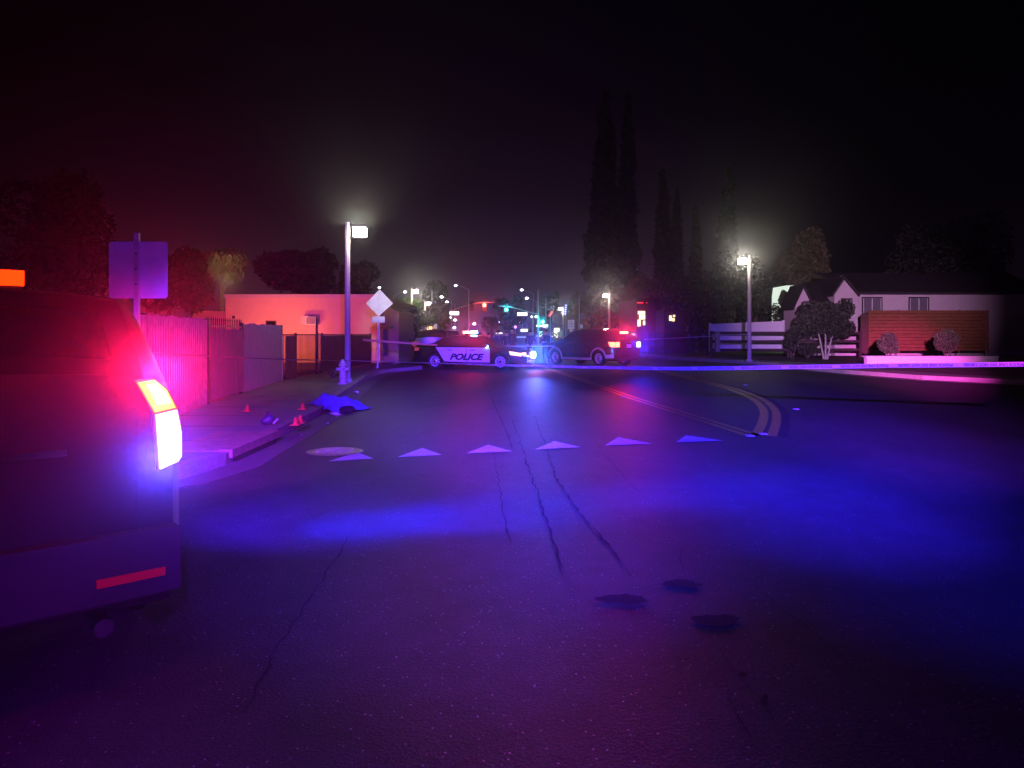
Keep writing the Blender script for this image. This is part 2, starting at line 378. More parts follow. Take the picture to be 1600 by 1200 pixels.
crack([(1160, 900), (1230, 960), (1330, 1040), (1420, 1100)], .008, 15)
M_PATCH = mat('dark_patch', (.022, .021, .022), .8)
def blob(cx, cy, rx, ry, seed):
    rr = random.Random(seed); p = []
    ph = [rr.uniform(0, 6.3) for _ in range(5)]
    for i in range(64):
        t = 2*math.pi*i/64; q = .82+.13*math.sin(2*t+ph[0])+.09*math.sin(3*t+ph[1])+.06*math.sin(7*t+ph[2])+.05*math.sin(13*t+ph[3])+.05*rr.random()
        p.append(tuple(G(cx+rx*q*math.cos(t), cy+ry*q*math.sin(t))[:2]))
    road_sheet('pothole', [p], .0046, M_PATCH)
blob(973, 937, 42, 9, 1); blob(1065, 913, 36, 7, 2); blob(1118, 970, 38, 12, 3); blob(1160, 1055, 7, 6, 4); blob(1195, 1095, 7, 9, 5)
# raised pavement markers on the yellow lines
for (x, y) in ((1172, 682), (1193, 679), (975, 621), (1244, 640), (1165, 602)):
    p = G(x, y); b = MB(); b.prism([(p.x-.06, p.y-.05, .004), (p.x+.06, p.y-.05, .004), (p.x+.04, p.y-.03, .022), (p.x-.04, p.y-.03, .022)], (0, .1, 0)); b.build('road_marker', M_WHT, road_o)
# manhole
mh = G(523, 706); t = thing('manhole_cover', mh, 'round worn metal manhole cover at the end of the white triangles', 'manhole cover')
M_MH = mat('worn_iron', (.30, .25, .20), .35, .6, noise=.4, nscale=30, bump=.6)
b = MB(); b.lathe([(0, .012), (.30, .012), (.30, .006)], n=40)
for i in range(-6, 7):
    for k in range(-6, 7):
        if i*i+k*k < 34 and (i+k) % 2 == 0: b.box(i*.045-.013, i*.045+.013, k*.045-.013, k*.045+.013, .01, .019)
b.build('lid', M_MH, t, local=True)
b = MB(); b.lathe([(.31, .004), (.31, .014), (.36, .010), (.375, .002)], n=40); b.build('frame_ring', M_MH, t, local=True)

# ================================================================ VEHICLES
def lerp_curve(c, x):
    if x <= c[0][0]: return c[0][1]
    for (a, za), (b, zb) in zip(c, c[1:]):
        if x <= b:
            t = (x-a)/(b-a) if b > a else 1; t = t*t*(3-2*t)*.35 + t*.65; return za+(zb-za)*t
    return c[-1][1]
SUV = dict(hw=.985, xr=-2.47, xf=2.53, wx=(-1.46, 1.56), wr=.385, ar=.46, zb=.27, belt=1.17, tum=.42,
           top=[(-2.47, 1.36), (-2.44, 1.40), (-2.29, 1.64), (-2.15, 1.715), (-1.6, 1.755), (-.4, 1.785), (.2, 1.75), (.5, 1.68), (1.25, 1.22), (1.35, 1.18), (2.0, 1.10), (2.35, .98), (2.5, .82), (2.53, .7)])
SED = dict(hw=.95, xr=-2.52, xf=2.55, wx=(-1.48, 1.55), wr=.36, ar=.43, zb=.22, belt=.98, tum=.42,
           top=[(-2.52, .80), (-2.49, 1.02), (-2.3, 1.07), (-1.95, 1.09), (-1.75, 1.12), (-1.0, 1.42), (-.6, 1.47), (0, 1.48), (.35, 1.43), (1.2, 1.03), (1.3, 1.0), (2.0, .93), (2.4, .82), (2.52, .68), (2.55, .6)])
def make_car(root, S, style, plate=True, near=False):
    hw = S['hw']; xr, xf = S['xr'], S['xf']
    top = lambda x: lerp_curve(S['top'], x)
    def bot(x):
        z = S['zb'] + (.10 if (x > xf-.25 or x < xr+.2) else 0)
        for w in S['wx']:
            d = abs(x-w)
            if d < S['ar']: z = max(z, S['wr'] + math.sqrt(S['ar']**2-d*d))
        return z
    def Wd(x, z):
        w = hw
        if z > S['belt']: w -= (z-S['belt'])*S['tum']
        if z < .6: w -= .05*((.6-z)/.35)**2
        for e, rng in ((x-xr, .55), (xf-x, .9)):
            if e < rng: w -= (.13 if rng < .6 else .22)*((rng-max(e, 0))/rng)**2.4
        tz = top(x)
        if tz-z < .09: w -= .05*(1-(tz-z)/.09)**2
        return w
    xs = sorted(set([xr+(xf-xr)*i/70 for i in range(71)] + [w+S['ar']*math.cos(t)*.999 for w in S['wx'] for t in [math.pi*k/14 for k in range(15)]] + [p[0] for p in S['top']]))
    ts = [0, .06, .14, .24, .34, .44, .54, .63, .71, .78, .84, .89, .93, .965, 1]
    b = MB(); nx, ntt = len(xs), len(ts)
    for sgn in (1, -1):
        vs = []
        for x in xs:
            z0, z1 = bot(x), top(x)
            for t in ts:
                z = z0+(z1-z0)*t; vs.append((x, sgn*Wd(x, z), z))
        b.add(vs, [(i*ntt+j, (i+1)*ntt+j, (i+1)*ntt+j+1, i*ntt+j+1) for i in range(nx-1) for j in range(ntt-1)])
    def cross(zf, crown):
        vs = []; ny = 8
        for x in xs:
            z = zf(x); w = Wd(x, z)
            for k in range(ny+1):
                q = -1+2*k/ny; vs.append((x, w*q, z+crown*(1-q*q)))
        b.add(vs, [(i*(ny+1)+k, (i+1)*(ny+1)+k, (i+1)*(ny+1)+k+1, i*(ny+1)+k+1) for i in range(nx-1) for k in range(ny)])
    cross(top, .03); cross(bot, 0)
    for x in (xs[0], xs[-1]):
        vs = []; z0, z1 = bot(x), top(x); ny = 8; bul = -.05 if x < 0 else .06
        for t in ts:
            z = z0+(z1-z0)*t; w = Wd(x, z)
            for k in range(ny+1):
                q = -1+2*k/ny; vs.append((x+bul*(1-q*q), w*q, z + (.03*(1-q*q) if t == 1 else 0)))
        b.add(vs, [(i*(ny+1)+k, (i+1)*(ny+1)+k, (i+1)*(ny+1)+k+1, i*(ny+1)+k+1) for i in range(ntt-1) for k in range(ny)])
    me_b = b.build('body', mat('dusty_black_paint', (.016, .015, .016), .55, spec=.35) if near else M_BLKP, root, local=True, smooth=True)
    def spanel(name, m, quad, sgn, off=.006, parent=root, nu=8, nv=5, both=False):
        (x0, z0), (x1, z1), (x2, z2), (x3, z3) = quad; vs = []
        for i in range(nu+1):
            u = i/nu
            for k in range(nv+1):
                v = k/nv; x = (x0*(1-u)+x1*u)*(1-v)+(x3*(1-u)+x2*u)*v; z = (z0*(1-u)+z1*u)*(1-v)+(z3*(1-u)+z2*u)*v
                vs.append((x, sgn*(Wd(x, z)+off), z))
        n = len(vs); mb = MB(); F_ = [(i*(nv+1)+k, (i+1)*(nv+1)+k, (i+1)*(nv+1)+k+1, i*(nv+1)+k+1) for i in range(nu) for k in range(nv)]
        mb.add(vs, F_); return mb.build(name, m, parent, local=True, smooth=True)
    def tpanel(name, m, x0, x1, fw, off=.012):
        vs = []; nu, nv = 8, 8
        for i in range(nu+1):
            x = x0+(x1-x0)*i/nu; z = top(x); w = Wd(x, z)*fw
            for k in range(nv+1):
                q = -1+2*k/nv; vs.append((x+(-.01 if x < 0 else .01), w*q, z+.03*(1-(q*fw)**2)+off))
        mb = MB(); mb.add(vs, [(i*(nv+1)+k, (i+1)*(nv+1)+k, (i+1)*(nv+1)+k+1, i*(nv+1)+k+1) for i in range(nu) for k in range(nv)]); return mb.build(name, m, root, local=True, smooth=True)
    suv = S is SUV
    if suv:
        wins = [((.35, 1.22), (1.02, 1.22), (.52, 1.60), (.36, 1.66)), ((-.75, 1.22), (.28, 1.22), (.28, 1.68), (-.72, 1.69)), ((-1.95, 1.25), (-.85, 1.22), (-.82, 1.68), (-1.82, 1.64))]
        wins = [((.30, 1.20), (1.10, 1.20), (.62, 1.56), (.32, 1.68)), ((-.78, 1.20), (.22, 1.20), (.24, 1.69), (-.75, 1.69)), ((-1.98, 1.24), (-.88, 1.20), (-.85, 1.69), (-1.86, 1.62))]
        tpanel('windshield', M_GLASS, .58, 1.22, .9); tpanel('rear_window', M_GLASS, -2.425, -2.30, .84)
    else:
        wins = [((.05, 1.00), (1.05, 1.00), (.42, 1.34), (.10, 1.40)), ((-.95, 1.02), (-.03, 1.00), (.02, 1.40), (-.78, 1.38)), ((-1.48, 1.08), (-1.03, 1.03), (-.86, 1.36), (-1.15, 1.26))]
        tpanel('windshield', M_GLASS, .42, 1.18, .9); tpanel('rear_window', M_GLASS, -1.70, -1.05, .86)
    for sgn in (1, -1):
        for q in wins: spanel('side_window', M_GLASS, q, sgn)
        # door shut lines
        for x in ((-.85, .26, 1.18) if suv else (-.99, .01, 1.10)):
            spanel('door_seam', M_TYRE, ((x-.008, .45), (x+.008, .45), (x+.008, S['belt']), (x-.008, S['belt'])), sgn, .003, nu=1)
        # mirror
        mb = MB(); mx = 1.0 if suv else .95; mz = 1.20 if suv else 1.02
        mb.ell((mx, sgn*(hw+.12), mz+.03), .06, .11, .075); mb.bar((mx, sgn*(hw-.06), mz-.02), (mx, sgn*(hw+.08), mz), .04, .03)
        mb.build('side_mirror', M_BLKP, root, local=True, smooth=True)
        for hx in ((-.62, .42) if suv else (-.75, .30)):
            hz = S['belt']-.13; spanel('door_handle', M_PLAST if not style.get('doors') else M_TYRE, ((hx-.11, hz-.014), (hx+.11, hz-.014), (hx+.11, hz+.014), (hx-.11, hz+.014)), sgn, .022, nu=3, nv=1)
        if style.get('doors'):
            dq = ((-1.0, .30), (1.09, .30), (1.09, .96), (-1.44, .96)) if False else None
            spanel('white_door', M_WHTP, ((.02, .33), (1.085, .33), (1.085, .955), (.02, .965)), sgn, .008)
            spanel('white_door', M_WHTP, ((-1.02, .36), (.0, .33), (.0, .965), (-1.42, .975)), sgn, .008)
        if suv and style.get('arch'):  # pale trim colour carries the light grazing the black arches and sills
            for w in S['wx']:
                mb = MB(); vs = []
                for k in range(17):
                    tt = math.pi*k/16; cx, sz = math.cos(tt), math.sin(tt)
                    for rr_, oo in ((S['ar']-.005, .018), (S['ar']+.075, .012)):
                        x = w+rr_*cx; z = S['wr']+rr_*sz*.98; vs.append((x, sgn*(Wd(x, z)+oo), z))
                mb.add(vs, [(2*k, 2*k+2, 2*k+3, 2*k+1) for k in range(16)]); mb.build('sheen_arch_trim', mat('painted_sheen', (.50, .50, .52), .4), root, local=True, smooth=True)
            spanel('sheen_sill_trim', mat('painted_sheen'), ((-1.0, .29), (1.1, .29), (1.1, .40), (-1.0, .40)), sgn, .012)
            spanel('bumper_corner', mat('painted_sheen'), ((-2.4, .40), (-1.93, .40), (-1.9, .56), (-2.4, .60)), sgn, .012)
    # wheels
    def wheel(x, sgn):
        Mx = Matrix.Rotation(R(90), 3, 'X'); y = sgn*(hw-.13); r = S['wr']
        mb = MB(); mb.lathe([(r*.66, -.11), (r*.93, -.12), (r, -.09), (r, .09), (r*.93, .12), (r*.66, .11), (r*.66, -.11)], (0, 0, 0), 28, Mx)
        w = mb.build('wheel', M_TYRE, root, local=True, smooth=True); w.location = (x, y, r)
        mb = MB(); s_ = -sgn
        mb.lathe([(r*.67, .09*s_), (r*.6, .07*s_), (r*.55, .02*s_), (r*.28, .06*s_), (r*.24, .085*s_), (r*.2, .09*s_), (.001, .095*s_)], (0, 0, 0), 24, Mx)
        ro = mb.build('rim', (M_RIM, M_TYRE), w, local=True, smooth=True); me_ = ro.data
        for p_ in me_.polygons:      # dark ventilation slots pressed into the disc
            c_ = p_.center; q_ = math.hypot(c_.x, c_.z)
            if r*.36 < q_ < r*.56 and int((math.atan2(c_.z, c_.x)+math.pi)/(2*math.pi)*24) % 2 == 0: p_.material_index = 1
        mb = MB(); mb.ell((0, -.095*s_, 0), r*.19, .02, r*.19, 14, 8); mb.build('hub_cap', M_CHROME, w, local=True, smooth=True)
    for x in S['wx']:
        for sgn in (1, -1): wheel(x, sgn)
    mb = MB(); mb.box(xr+.6, xf-.6, -.6, .6, S['zb']-.03, S['zb']+.15); mb.build('underbody', M_TYRE, root, local=True)
    # lamps
    hl, tl = style.get('head', M_CHROME), style.get('tail', (mat('tail_lens_off', (.15, .01, .01), .25),)*2)
    for i, sgn in enumerate((1, -1)):
        if suv:
            spanel('headlight', hl, ((2.05, .88), (2.47, .78), (2.46, .90), (2.0, 1.0)), sgn, .01)
            if not near: 
                o = spanel('tail_light', tl[i], ((-2.45, .92), (-2.22, .95), (-2.10, 1.17), (-2.45, 1.17)), sgn, .012)
                mb = MB(); w_ = Wd(-2.45, 1.0); mb.box(-2.515, -2.46, min(sgn*w_*.72, sgn*(w_+.0)), max(sgn*w_*.72, sgn*(w_+.0)), .93, 1.17); m2 = mb.build('tail_lens', tl[i], o, local=True)
        else:
            spanel('headlight', hl, ((2.0, .66), (2.46, .60), (2.46, .73), (1.95, .82)), sgn, .01)
            mb = MB(); mb.box(2.44, 2.57, min(sgn*.45, sgn*.74), max(sgn*.45, sgn*.74), .62, .75); mb.build('headlight_lens', hl, root, local=True)
            spanel('tail_light', tl[i], ((-2.49, .80), (-2.25, .82), (-2.2, .95), (-2.48, .98)), sgn, .012)
    # grille and bumpers
    gz = (.55, .86) if suv else (.36, .58)
    mb = MB(); mb.box(xf+.03, xf+.075, -.5, .5, gz[0], gz[1])
    for k in range(5): mb.box(xf+.07, xf+.09, -.48, .48, gz[0]+.03+k*(gz[1]-gz[0]-.05)/4.5, gz[0]+.045+k*(gz[1]-gz[0]-.05)/4.5)
    mb.build('grille', M_PLAST, root, local=True)
    if plate and not near:
        mb = MB(); pz = .98 if suv else .70; mb.box(xr-.085, xr-.052, -.155, .155, pz-.078, pz+.078); mb.build('license_plate', mat('plate_white', (.7, .7, .7), .5), root, local=True)
    if style.get('push'):
        mb = MB()
        for s_ in (-.32, .32): mb.bar((xf+.10, s_, .28), (xf+.16, s_, .72), .05, .09)
        for z_ in (.40, .55, .70): mb.tube((xf+.14, -.55, z_), (xf+.14, .55, z_), .022)
        mb.build('push_bumper', M_PLAST, root, local=True)
    if style.get('bar'):
        bm_ = style['bar']; bx = -.15 if not suv else -.1; bz = top(bx)+.03
        mb = MB(); mb.box(bx-.11, bx+.11, -.56, .56, bz+.035, bz+.07)
        for s_ in (-.45, .45): mb.box(bx-.05, bx+.05, s_-.04, s_+.04, bz-.02, bz+.036)
        o = mb.build('light_bar', M_PLAST, root, local=True)
        for k, (y0, y1) in enumerate(((.30, .57), (.02, .29), (-.29, -.02), (-.57, -.30))):
            mb = MB(); mb.box(bx-.14, bx+.14, y0, y1, bz+.071, bz+.17); mb.build('beacon_lens', bm_[k], o, local=True)
    return dict(Wd=Wd, top=top, spanel=spanel)

E_BLUE = lampmat('beacon_blue_lit', (0.25, 0.5, 1.0), 60); E_RED = lampmat('beacon_red_lit', (1.0, 0.10, 0.06), 30)
E_PINK = lampmat('beacon_pink_lit', (1.0, 0.45, 0.55), 60); E_AMB = lampmat('headlight_amber_lit', (1, .55, .25), 3)
E_TAILR = lampmat('tail_red_lit', (1, .22, .10), 5); E_TAILB = lampmat('tail_blue_lit', (.15, .25, 1), 20); E_DIM = lampmat('tail_red_dim', (1, .1, .04), .35)
# police sedan, side-on
SA = R(-17); SP = Vector((-1.72, 34.3, 0))
sed = thing('police_sedan', SP, 'black and white police sedan standing side-on across the road with roof lights lit', 'police car', SA)
ci = make_car(sed, SED, dict(doors=True, bar=(E_BLUE, E_BLUE, E_PINK, E_RED), push=True, head=E_AMB, tail=(E_DIM, E_DIM)))
# lettering on both sides
for sgn in (1, -1):
    Mt = Matrix.Translation((-.02, sgn*(.955+.022), .545)) @ Matrix.Rotation(0 if sgn < 0 else math.pi, 4, 'Z') @ Matrix.Rotation(R(90), 4, 'X')
    text('door_lettering', 'POLICE', .36, mat('dark_blue_lettering', (.01, .01, .05), .5), Mt, sed, .003, .35, .018, sx=1.25)
mb = MB()
for sgn, m_ in ((1, None), (-1, None)):
    mb.box(2.70, 2.78, sgn*.10-.08 if sgn > 0 else -.2, .22 if sgn > 0 else -.04, .60, .68)
mb = MB(); mb.ell((2.76, -.17, .64), .06, .13, .12); mb.build('grille_strobe', E_PINK, sed, local=True)
mb = MB(); mb.ell((2.76, .15, .64), .06, .17, .15); mb.build('grille_strobe', E_BLUE, sed, local=True)
mb = MB(); mb.ell((.96, -1.0, 1.02), .07, .06, .07); mb.build('side_spotlight', lampmat('spot_cyan', (.3, .75, 1), 14), sed, local=True)
Ms = Matrix.Translation(SP) @ Matrix.Rotation(SA, 4, 'Z')
def onsed(x, y, z): return Ms @ Vector((x, y, z))
point('beacon_glow_blue', onsed(-.15, .3, 1.85), BLUE, 60, .15); point('beacon_glow_red', onsed(-.15, .2, 1.95), RED, 200, .15)
spot('strobe_beam_blue', onsed(2.9, .1, .62), onsed(9, 2, .3), (.05, .1, 1), 500, 120); spot('strobe_beam_red', onsed(2.9, -.2, .62), onsed(8, -3, .0), (1, .1, .5), 160, 120)
spot('beacon_strobe_blue', onsed(-.15, -.2, 1.62), (0, 0, 3.5), (.02, .08, 1), 9000, 20, .8, .08); spot('beacon_strobe_red', onsed(.12, -.5, 1.62), (0, 0, 3.5), (1, .03, .12), 1800, 20, .8, .08)
spot('grille_strobe_red', onsed(2.85, -.2, .66), (0, 0, 2.5), (1, .02, .25), 700, 20, .8, .05); spot('grille_strobe_blue', onsed(2.85, .2, .66), (0, 0, 2.5), (.02, .12, 1), 8000, 20, .8, .05)
point('strobe_glow_blue', onsed(3.0, -.5, .5), (.1, .15, 1), 30, .1)

# patrol utility car, three-quarter rear
VA = R(130); VP = Vector((3.95, 38.6, 0))
suvo = thing('police_utility_car', VP, 'dark police utility car seen from behind with red rear window strobe lit', 'police car', VA)
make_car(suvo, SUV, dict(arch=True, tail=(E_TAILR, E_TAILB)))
mb = MB(); mb.box(-2.36, -2.30, -.14, .42, 1.56, 1.66); mb.build('rear_strobe', lampmat('strobe_red', (1, .16, .05), 26), suvo, local=True)
Mv = Matrix.Translation(VP) @ Matrix.Rotation(VA, 4, 'Z')
def onsuv(x, y, z): return Mv @ Vector((x, y, z))
spot('rear_strobe_beam', onsuv(-2.50, .14, 1.62), (0, 0, 3), (1, .01, .01), 3500, 20, .8, .08); spot('tail_strobe_beam', onsuv(-2.6, -.85, 1.1), (0, 0, 3), (.01, .02, 1), 3000, 20, .8, .05)
point('strobe_glow_red', onsuv(-2.75, .1, 1.75), RED, 10, .1); point('tail_glow_blue', onsuv(-2.8, -.85, 1.1), BLUE, 30, .1); point('tail_glow_red', onsuv(-2.75, 1.15, 1.1), RED, 12, .1)

# dark parked cars behind the sedan
pk = thing('parked_car', (-4.35, 41.5, 0), 'dark parked utility car half hidden behind the police sedan', 'car', R(96), 'dark cars parked behind the sedan')
make_car(pk, SUV, dict(tail=(E_DIM, E_DIM)))
copy_tree(pk, None, (-4.25, 49, 0), R(96), 'second dark utility car, parked farther up the street behind the first')

# near patrol car at the left edge
NA = R(130); NP = Vector((-3.80, 4.87, 0))
near = thing('near_patrol_car', NP, 'near patrol car cut by the frame, its rear corner lamps glaring', 'police car', NA)
ni = make_car(near, SUV, dict(tail=(E_TAILR, E_TAILR), bar=(mat('beacon_lens_blue', (.02, .05, .6), .2, emit=(0, .05, 1), es=6),)*2 + (mat('beacon_lens_red', (.6, .02, .02), .2, emit=(1, .02, 0), es=6),)*2), near=True)
# rear lamps: corner clusters with upper and lower lens
E_UP = lampmat('tail_upper_lit', (1.0, .50, .02), 2.4); E_UPI = lampmat('tail_upper_core', (1.0, .70, .14), 3.0); E_LO = lampmat('tail_lower_lit', (.86, .84, 1.0), 3); E_RIMU = lampmat('tail_rim_orange', (1, .16, .01), 1.0); E_RIML = lampmat('tail_rim_violet', (.35, .25, 1), 1.0)
for sgn in (-1, 1):
    Wn = lambda x, z: .872 - max(0, z-1.17)*.42
    def lens(name, ring, m, parent, o0=.0, o1=.03):
        """ring: (inset fraction along the rear face from the corner in metres, z)"""
        vs = []
        for off in (o0, o1):
            for s_, z in ring:
                s_ = s_*.64; z = z if z > 1 else .94+(z-.88)*.75
                w = Wn(-2.47, z); vs.append((-2.475-off - .02*min(1, s_/.12), sgn*(w+.012-s_), z))
        n = len(ring); mb = MB(); mb.add(vs, [tuple(range(n, 2*n)), tuple(range(n))[::-1]] + [(i, (i+1) % n, n+(i+1) % n, n+i) for i in range(n)]); return mb.build(name, m, parent, local=True)
    hous = lens('lamp_housing', [(.195, 1.345), (.06, 1.355), (-.002, 1.30), (-.012, 1.2), (-.012, .93), (.02, .90), (.165, .875), (.18, 1.2)], mat('lamp_housing', (.10, .012, .012), .3), near, -.06, .012)
    e1, e2, e3 = (E_UP, E_UPI, E_LO) if sgn < 0 else (M_PLAST, mat('tail_lens_off', (.15, .01, .01), .25), M_PLAST)
    lens('upper_lens', [(.19, 1.335), (.07, 1.345), (.02, 1.30), (.012, 1.215), (.165, 1.20)], e1, hous, .012, .03)
    lens('upper_lens', [(.145, 1.325), (.075, 1.33), (.035, 1.29), (.03, 1.235), (.135, 1.232)], e2, hous, .031, .036)
    lens('lower_lens', [(.165, 1.188), (.012, 1.203), (.004, 1.10), (.002, .95), (.03, .92), (.15, .885), (.16, 1.0)], e3, hous, .012, .03)
    if sgn < 0:
        lens('upper_bezel', [(.197, 1.345), (.062, 1.352), (.004, 1.302), (-.004, 1.208), (.172, 1.193)], E_RIMU, hous, .010, .014)
        lens('lower_bezel', [(.172, 1.19), (-.004, 1.205), (-.008, 1.10), (-.008, .94), (.024, .908), (.158, .878), (.168, 1.0)], E_RIML, hous, .010, .014)
    # inner seam of the lower lens
    mb = MB(); w = Wn(-2.47, 1.1)
    for (a0, a1, z0, z1) in ((.022, .082, 1.150, 1.153), (.080, .083, 1.06, 1.15), (.03, .065, 1.09, 1.093)): mb.box(-2.527, -2.507, min(sgn*(w-a0), sgn*(w-a1)), max(sgn*(w-a0), sgn*(w-a1)), z0, z1)
    mb.build('lens_seam', mat('lens_seam', (.6, .6, .6), .3, emit=(.8, .75, .9), es=.75), hous, local=True)
# bumper, reflector, hatch seam, plate
def rearstrip(name, y0, y1, z0, z1, m, off=.05, dep=.03, parent=near, n=10):
    mb = MB(); vs = []
    for i in range(n+1):
        y = y0+(y1-y0)*i/n; q = y/.95; x = -2.47-off*1.0-.05*(1-q*q)
        for (dx, z) in ((0, z0), (0, z1), (dep, z1), (dep, z0)): vs.append((x+dx, y, z))
    mb.add(vs, [(4*i+k, 4*(i+1)+k, 4*(i+1)+(k+1) % 4, 4*i+(k+1) % 4) for i in range(n) for k in range(4)] + [(0, 1, 2, 3), (4*n+3, 4*n+2, 4*n+1, 4*n)]); return mb.build(name, m, parent, local=True)
rearstrip('rear_bumper', -.87, .87, .40, .66, mat('bumper_plastic', (.03, .03, .032), .6), .055, .12)
rearstrip('bumper_lip', -.86, .86, .665, .685, mat('bumper_plastic'), .075, .10)
for y0, y1 in ((-.80, -.52), (.52, .80)): rearstrip('bumper_reflector', y0, y1, .475, .51, mat('red_reflector', (.55, .02, .03), .2, emit=(.6, .0, .04), es=.05), .068, .02)
rearstrip('license_plate', -.155, .155, .86, 1.01, mat('plate_white'), .012, .01)
rearstrip('plate_trim', -.42, .42, 1.04, 1.07, M_CHROME, .012, .01)
for s_ in (-1, 1):
    mb = MB(); vs = []
    for z in (.68, .8, .9, 1.0, 1.1, 1.17): w = .855-max(0, z-1.17)*.42-.16; vs += [(-2.497-.004, s_*w, z), (-2.497-.004, s_*(w-.007), z)]
    mb.add(vs, [(2*i, 2*i+1, 2*i+3, 2*i+2) for i in range(5)])
    mb.build('hatch_seam', M_TYRE, near, local=True)
for s_ in (-1, 1):
    mb = MB(); mb.tube((-2.56, s_*.55, .30), (-2.35, s_*.55, .30), .04); mb.build('exhaust_tip', M_CHROME, near, local=True)

# ================================================================ POLES, LAMPS, SIGNS
def street_lamp(px, ytop, ybase, D, side, label, gz=.15, r=.075, on=True, power=0, group='square-headed street lamps'):
    b0 = P(px, ybase, D); zt = P(px, ytop, D).z; base = Vector((b0.x, D, gz))
    t = thing('street_lamp', base, label, 'street lamp', 0, group)
    mb = MB(); mb.tube((0, 0, 0), (0, 0, zt-gz), r*1.08, r*.85, 8); mb.build('pole', M_POLE, t, local=True)
    mb = MB(); mb.tube((0, 0, -.02), (0, 0, .12), r*1.9, r*1.4, 8); mb.build('pole_base', M_POLE, t, local=True)
    zz = zt-gz
    mb = MB(); mb.bar((0, 0, zz-.08), (side*.28, 0, zz-.08), .05); mb.bar((0, 0, zz-.45), (side*.16, 0, zz-.45), .04); mb.build('arm', M_DKMET, t, local=True)
    mb = MB(); mb.box(side*.16 if side > 0 else side*.56, side*.56 if side > 0 else side*.16, -.22, .22, zz-.16, zz-.10); mb.build('lamp_cap', M_DKMET, t, local=True)
    mb = MB(); x0, x1 = sorted((side*.19, side*.53)); mb.box(x0, x1, -.18, .18, zz-.42, zz-.165); mb.build('lamp_lens', M_LAMP, t, local=True)
    if power: point('street_lamp_light', (base.x+side*.36, D-.3, zt-.5), (1, .9, .7), power*.35, .2); spot('street_lamp_beam', (base.x+side*.36, D-.35, zt-.3), (0, 0, zt+.105*D), (1, .93, .75), (3400 if D < 50 else 1100), 30, .8, .15)
    return t
street_lamp(543, 347, 597, 22.4, 1, 'tall pole lamp beside the hydrant, the nearest lit lamp on the fence side', power=260, r=.085)
street_lamp(1171, 399, 562, 39, -1, 'lit pole lamp in front of the white fence and dark rails', power=260, r=.10)
street_lamp(952, 457, 540, 68, -1, 'lit pole lamp rising behind the police utility car, before the tall cypress', power=400, r=.10)
street_lamp(643, 450, 552, 64, 1, 'lit pole lamp above the green street tree', power=500, r=.10)
street_lamp(664, 470, 545, 82, 1, 'lit pole lamp right of the green tree, second nearest above it', power=400, r=.10)
street_lamp(675, 480, 540, 105, 1, 'small lit pole lamp close beside the traffic signal pole', power=300, r=.1)
street_lamp(880, 479, 540, 100, -1, 'lit warm lamp beside the blue vertical neon sign', power=500, r=.1)
spot('street_lamp_back_beam', (-4.45, 22.7, 4.4), (-5.4, 31.7, 2.9), (1, .93, .8), 2600, 14, .9, .15)
# ground pole plaque of the tall lamp
tp = thing('utility_box', P(533, 480, 38), 'white air conditioner box stub', 'box')
bpy.data.objects.remove(tp)
def cobra(px, py, hgt, side, label, s=1.0):
    D = (hgt-H)*F/(HY-py); hp = P(px, py, D); bx = hp.x+side*1.9
    t = thing('cobra_street_lamp', (bx, D, 0), label, 'street lamp', 0, 'distant cobra-head street lamps')
    mb = MB(); mb.tube((0, 0, 0), (0, 0, hgt-.6), .10, .07, 8); mb.build('pole', M_GALV, t, local=True)
    mb = MB(); mb.path([(0, 0, hgt-.65), (-side*.9, 0, hgt-.2), (-side*1.7, 0, hgt)], .035); mb.build('arm', M_GALV, t, local=True)
    mb = MB(); mb.ell((-side*1.9, 0, hgt+.06), .38, .2, .1); mb.build('lamp_head', M_GALV, t, local=True)
    r = .16*s*D/110; mb = MB(); mb.ell((-side*1.9, -.05, hgt), r*1.3, r, r*.9); mb.build('lamp_lens', M_LAMPC, t, local=True)
for a in ((593, 449, 8.6, -1, 'cobra lamp showing just above the diamond sign'), (633, 456, 8.6, -1, 'cobra lamp left of the bright pole lamp over the tree'),
          (690, 464, 8.6, 1, 'cobra lamp low over the left mast arm, left one of a close pair'), (698, 472, 9, 1, 'cobra lamp low over the left mast arm, right one of a close pair'),
          (712, 446, 8.6, 1, 'cobra lamp standing alone highest in the sky left of the red signal'), (815, 453, 8.6, 1, 'highest cobra lamp right of the green signal'),
          (823, 466, 8.6, 1, 'cobra lamp just below and right of the highest one on the right'), (804, 476, 8.6, 1, 'cobra lamp low between green signal and right street sign'),
          (645, 481, 6.0, -1, 'tiny lamp among the tree leaves on the fence side'), (832, 495, 5.5, 1, 'tiny lamp right of the lit right street name sign'), (838, 495, 5.5, 1, 'tiny lamp next to the green far signal'),
          (813, 503, 5, 1, 'tiny yellowish lamp below the right street sign'), (703, 496, 6, -1, 'tiny lamp under the left street name sign, upper of two'), (711, 500, 5, -1, 'tiny lamp under the left street name sign, lower of two'),
          (741, 506, 5, 1, 'tiny lamp over the far traffic near the street end'), (710, 512, 4, -1, 'tiny lowest lamp left of the roof lights'), (780, 503, 5, 1, 'tiny faint lamp between palm and dark tree'), (606, 471, 7, -1, 'lamp peeping out at the right corner of the diamond sign')):
    cobra(*a)

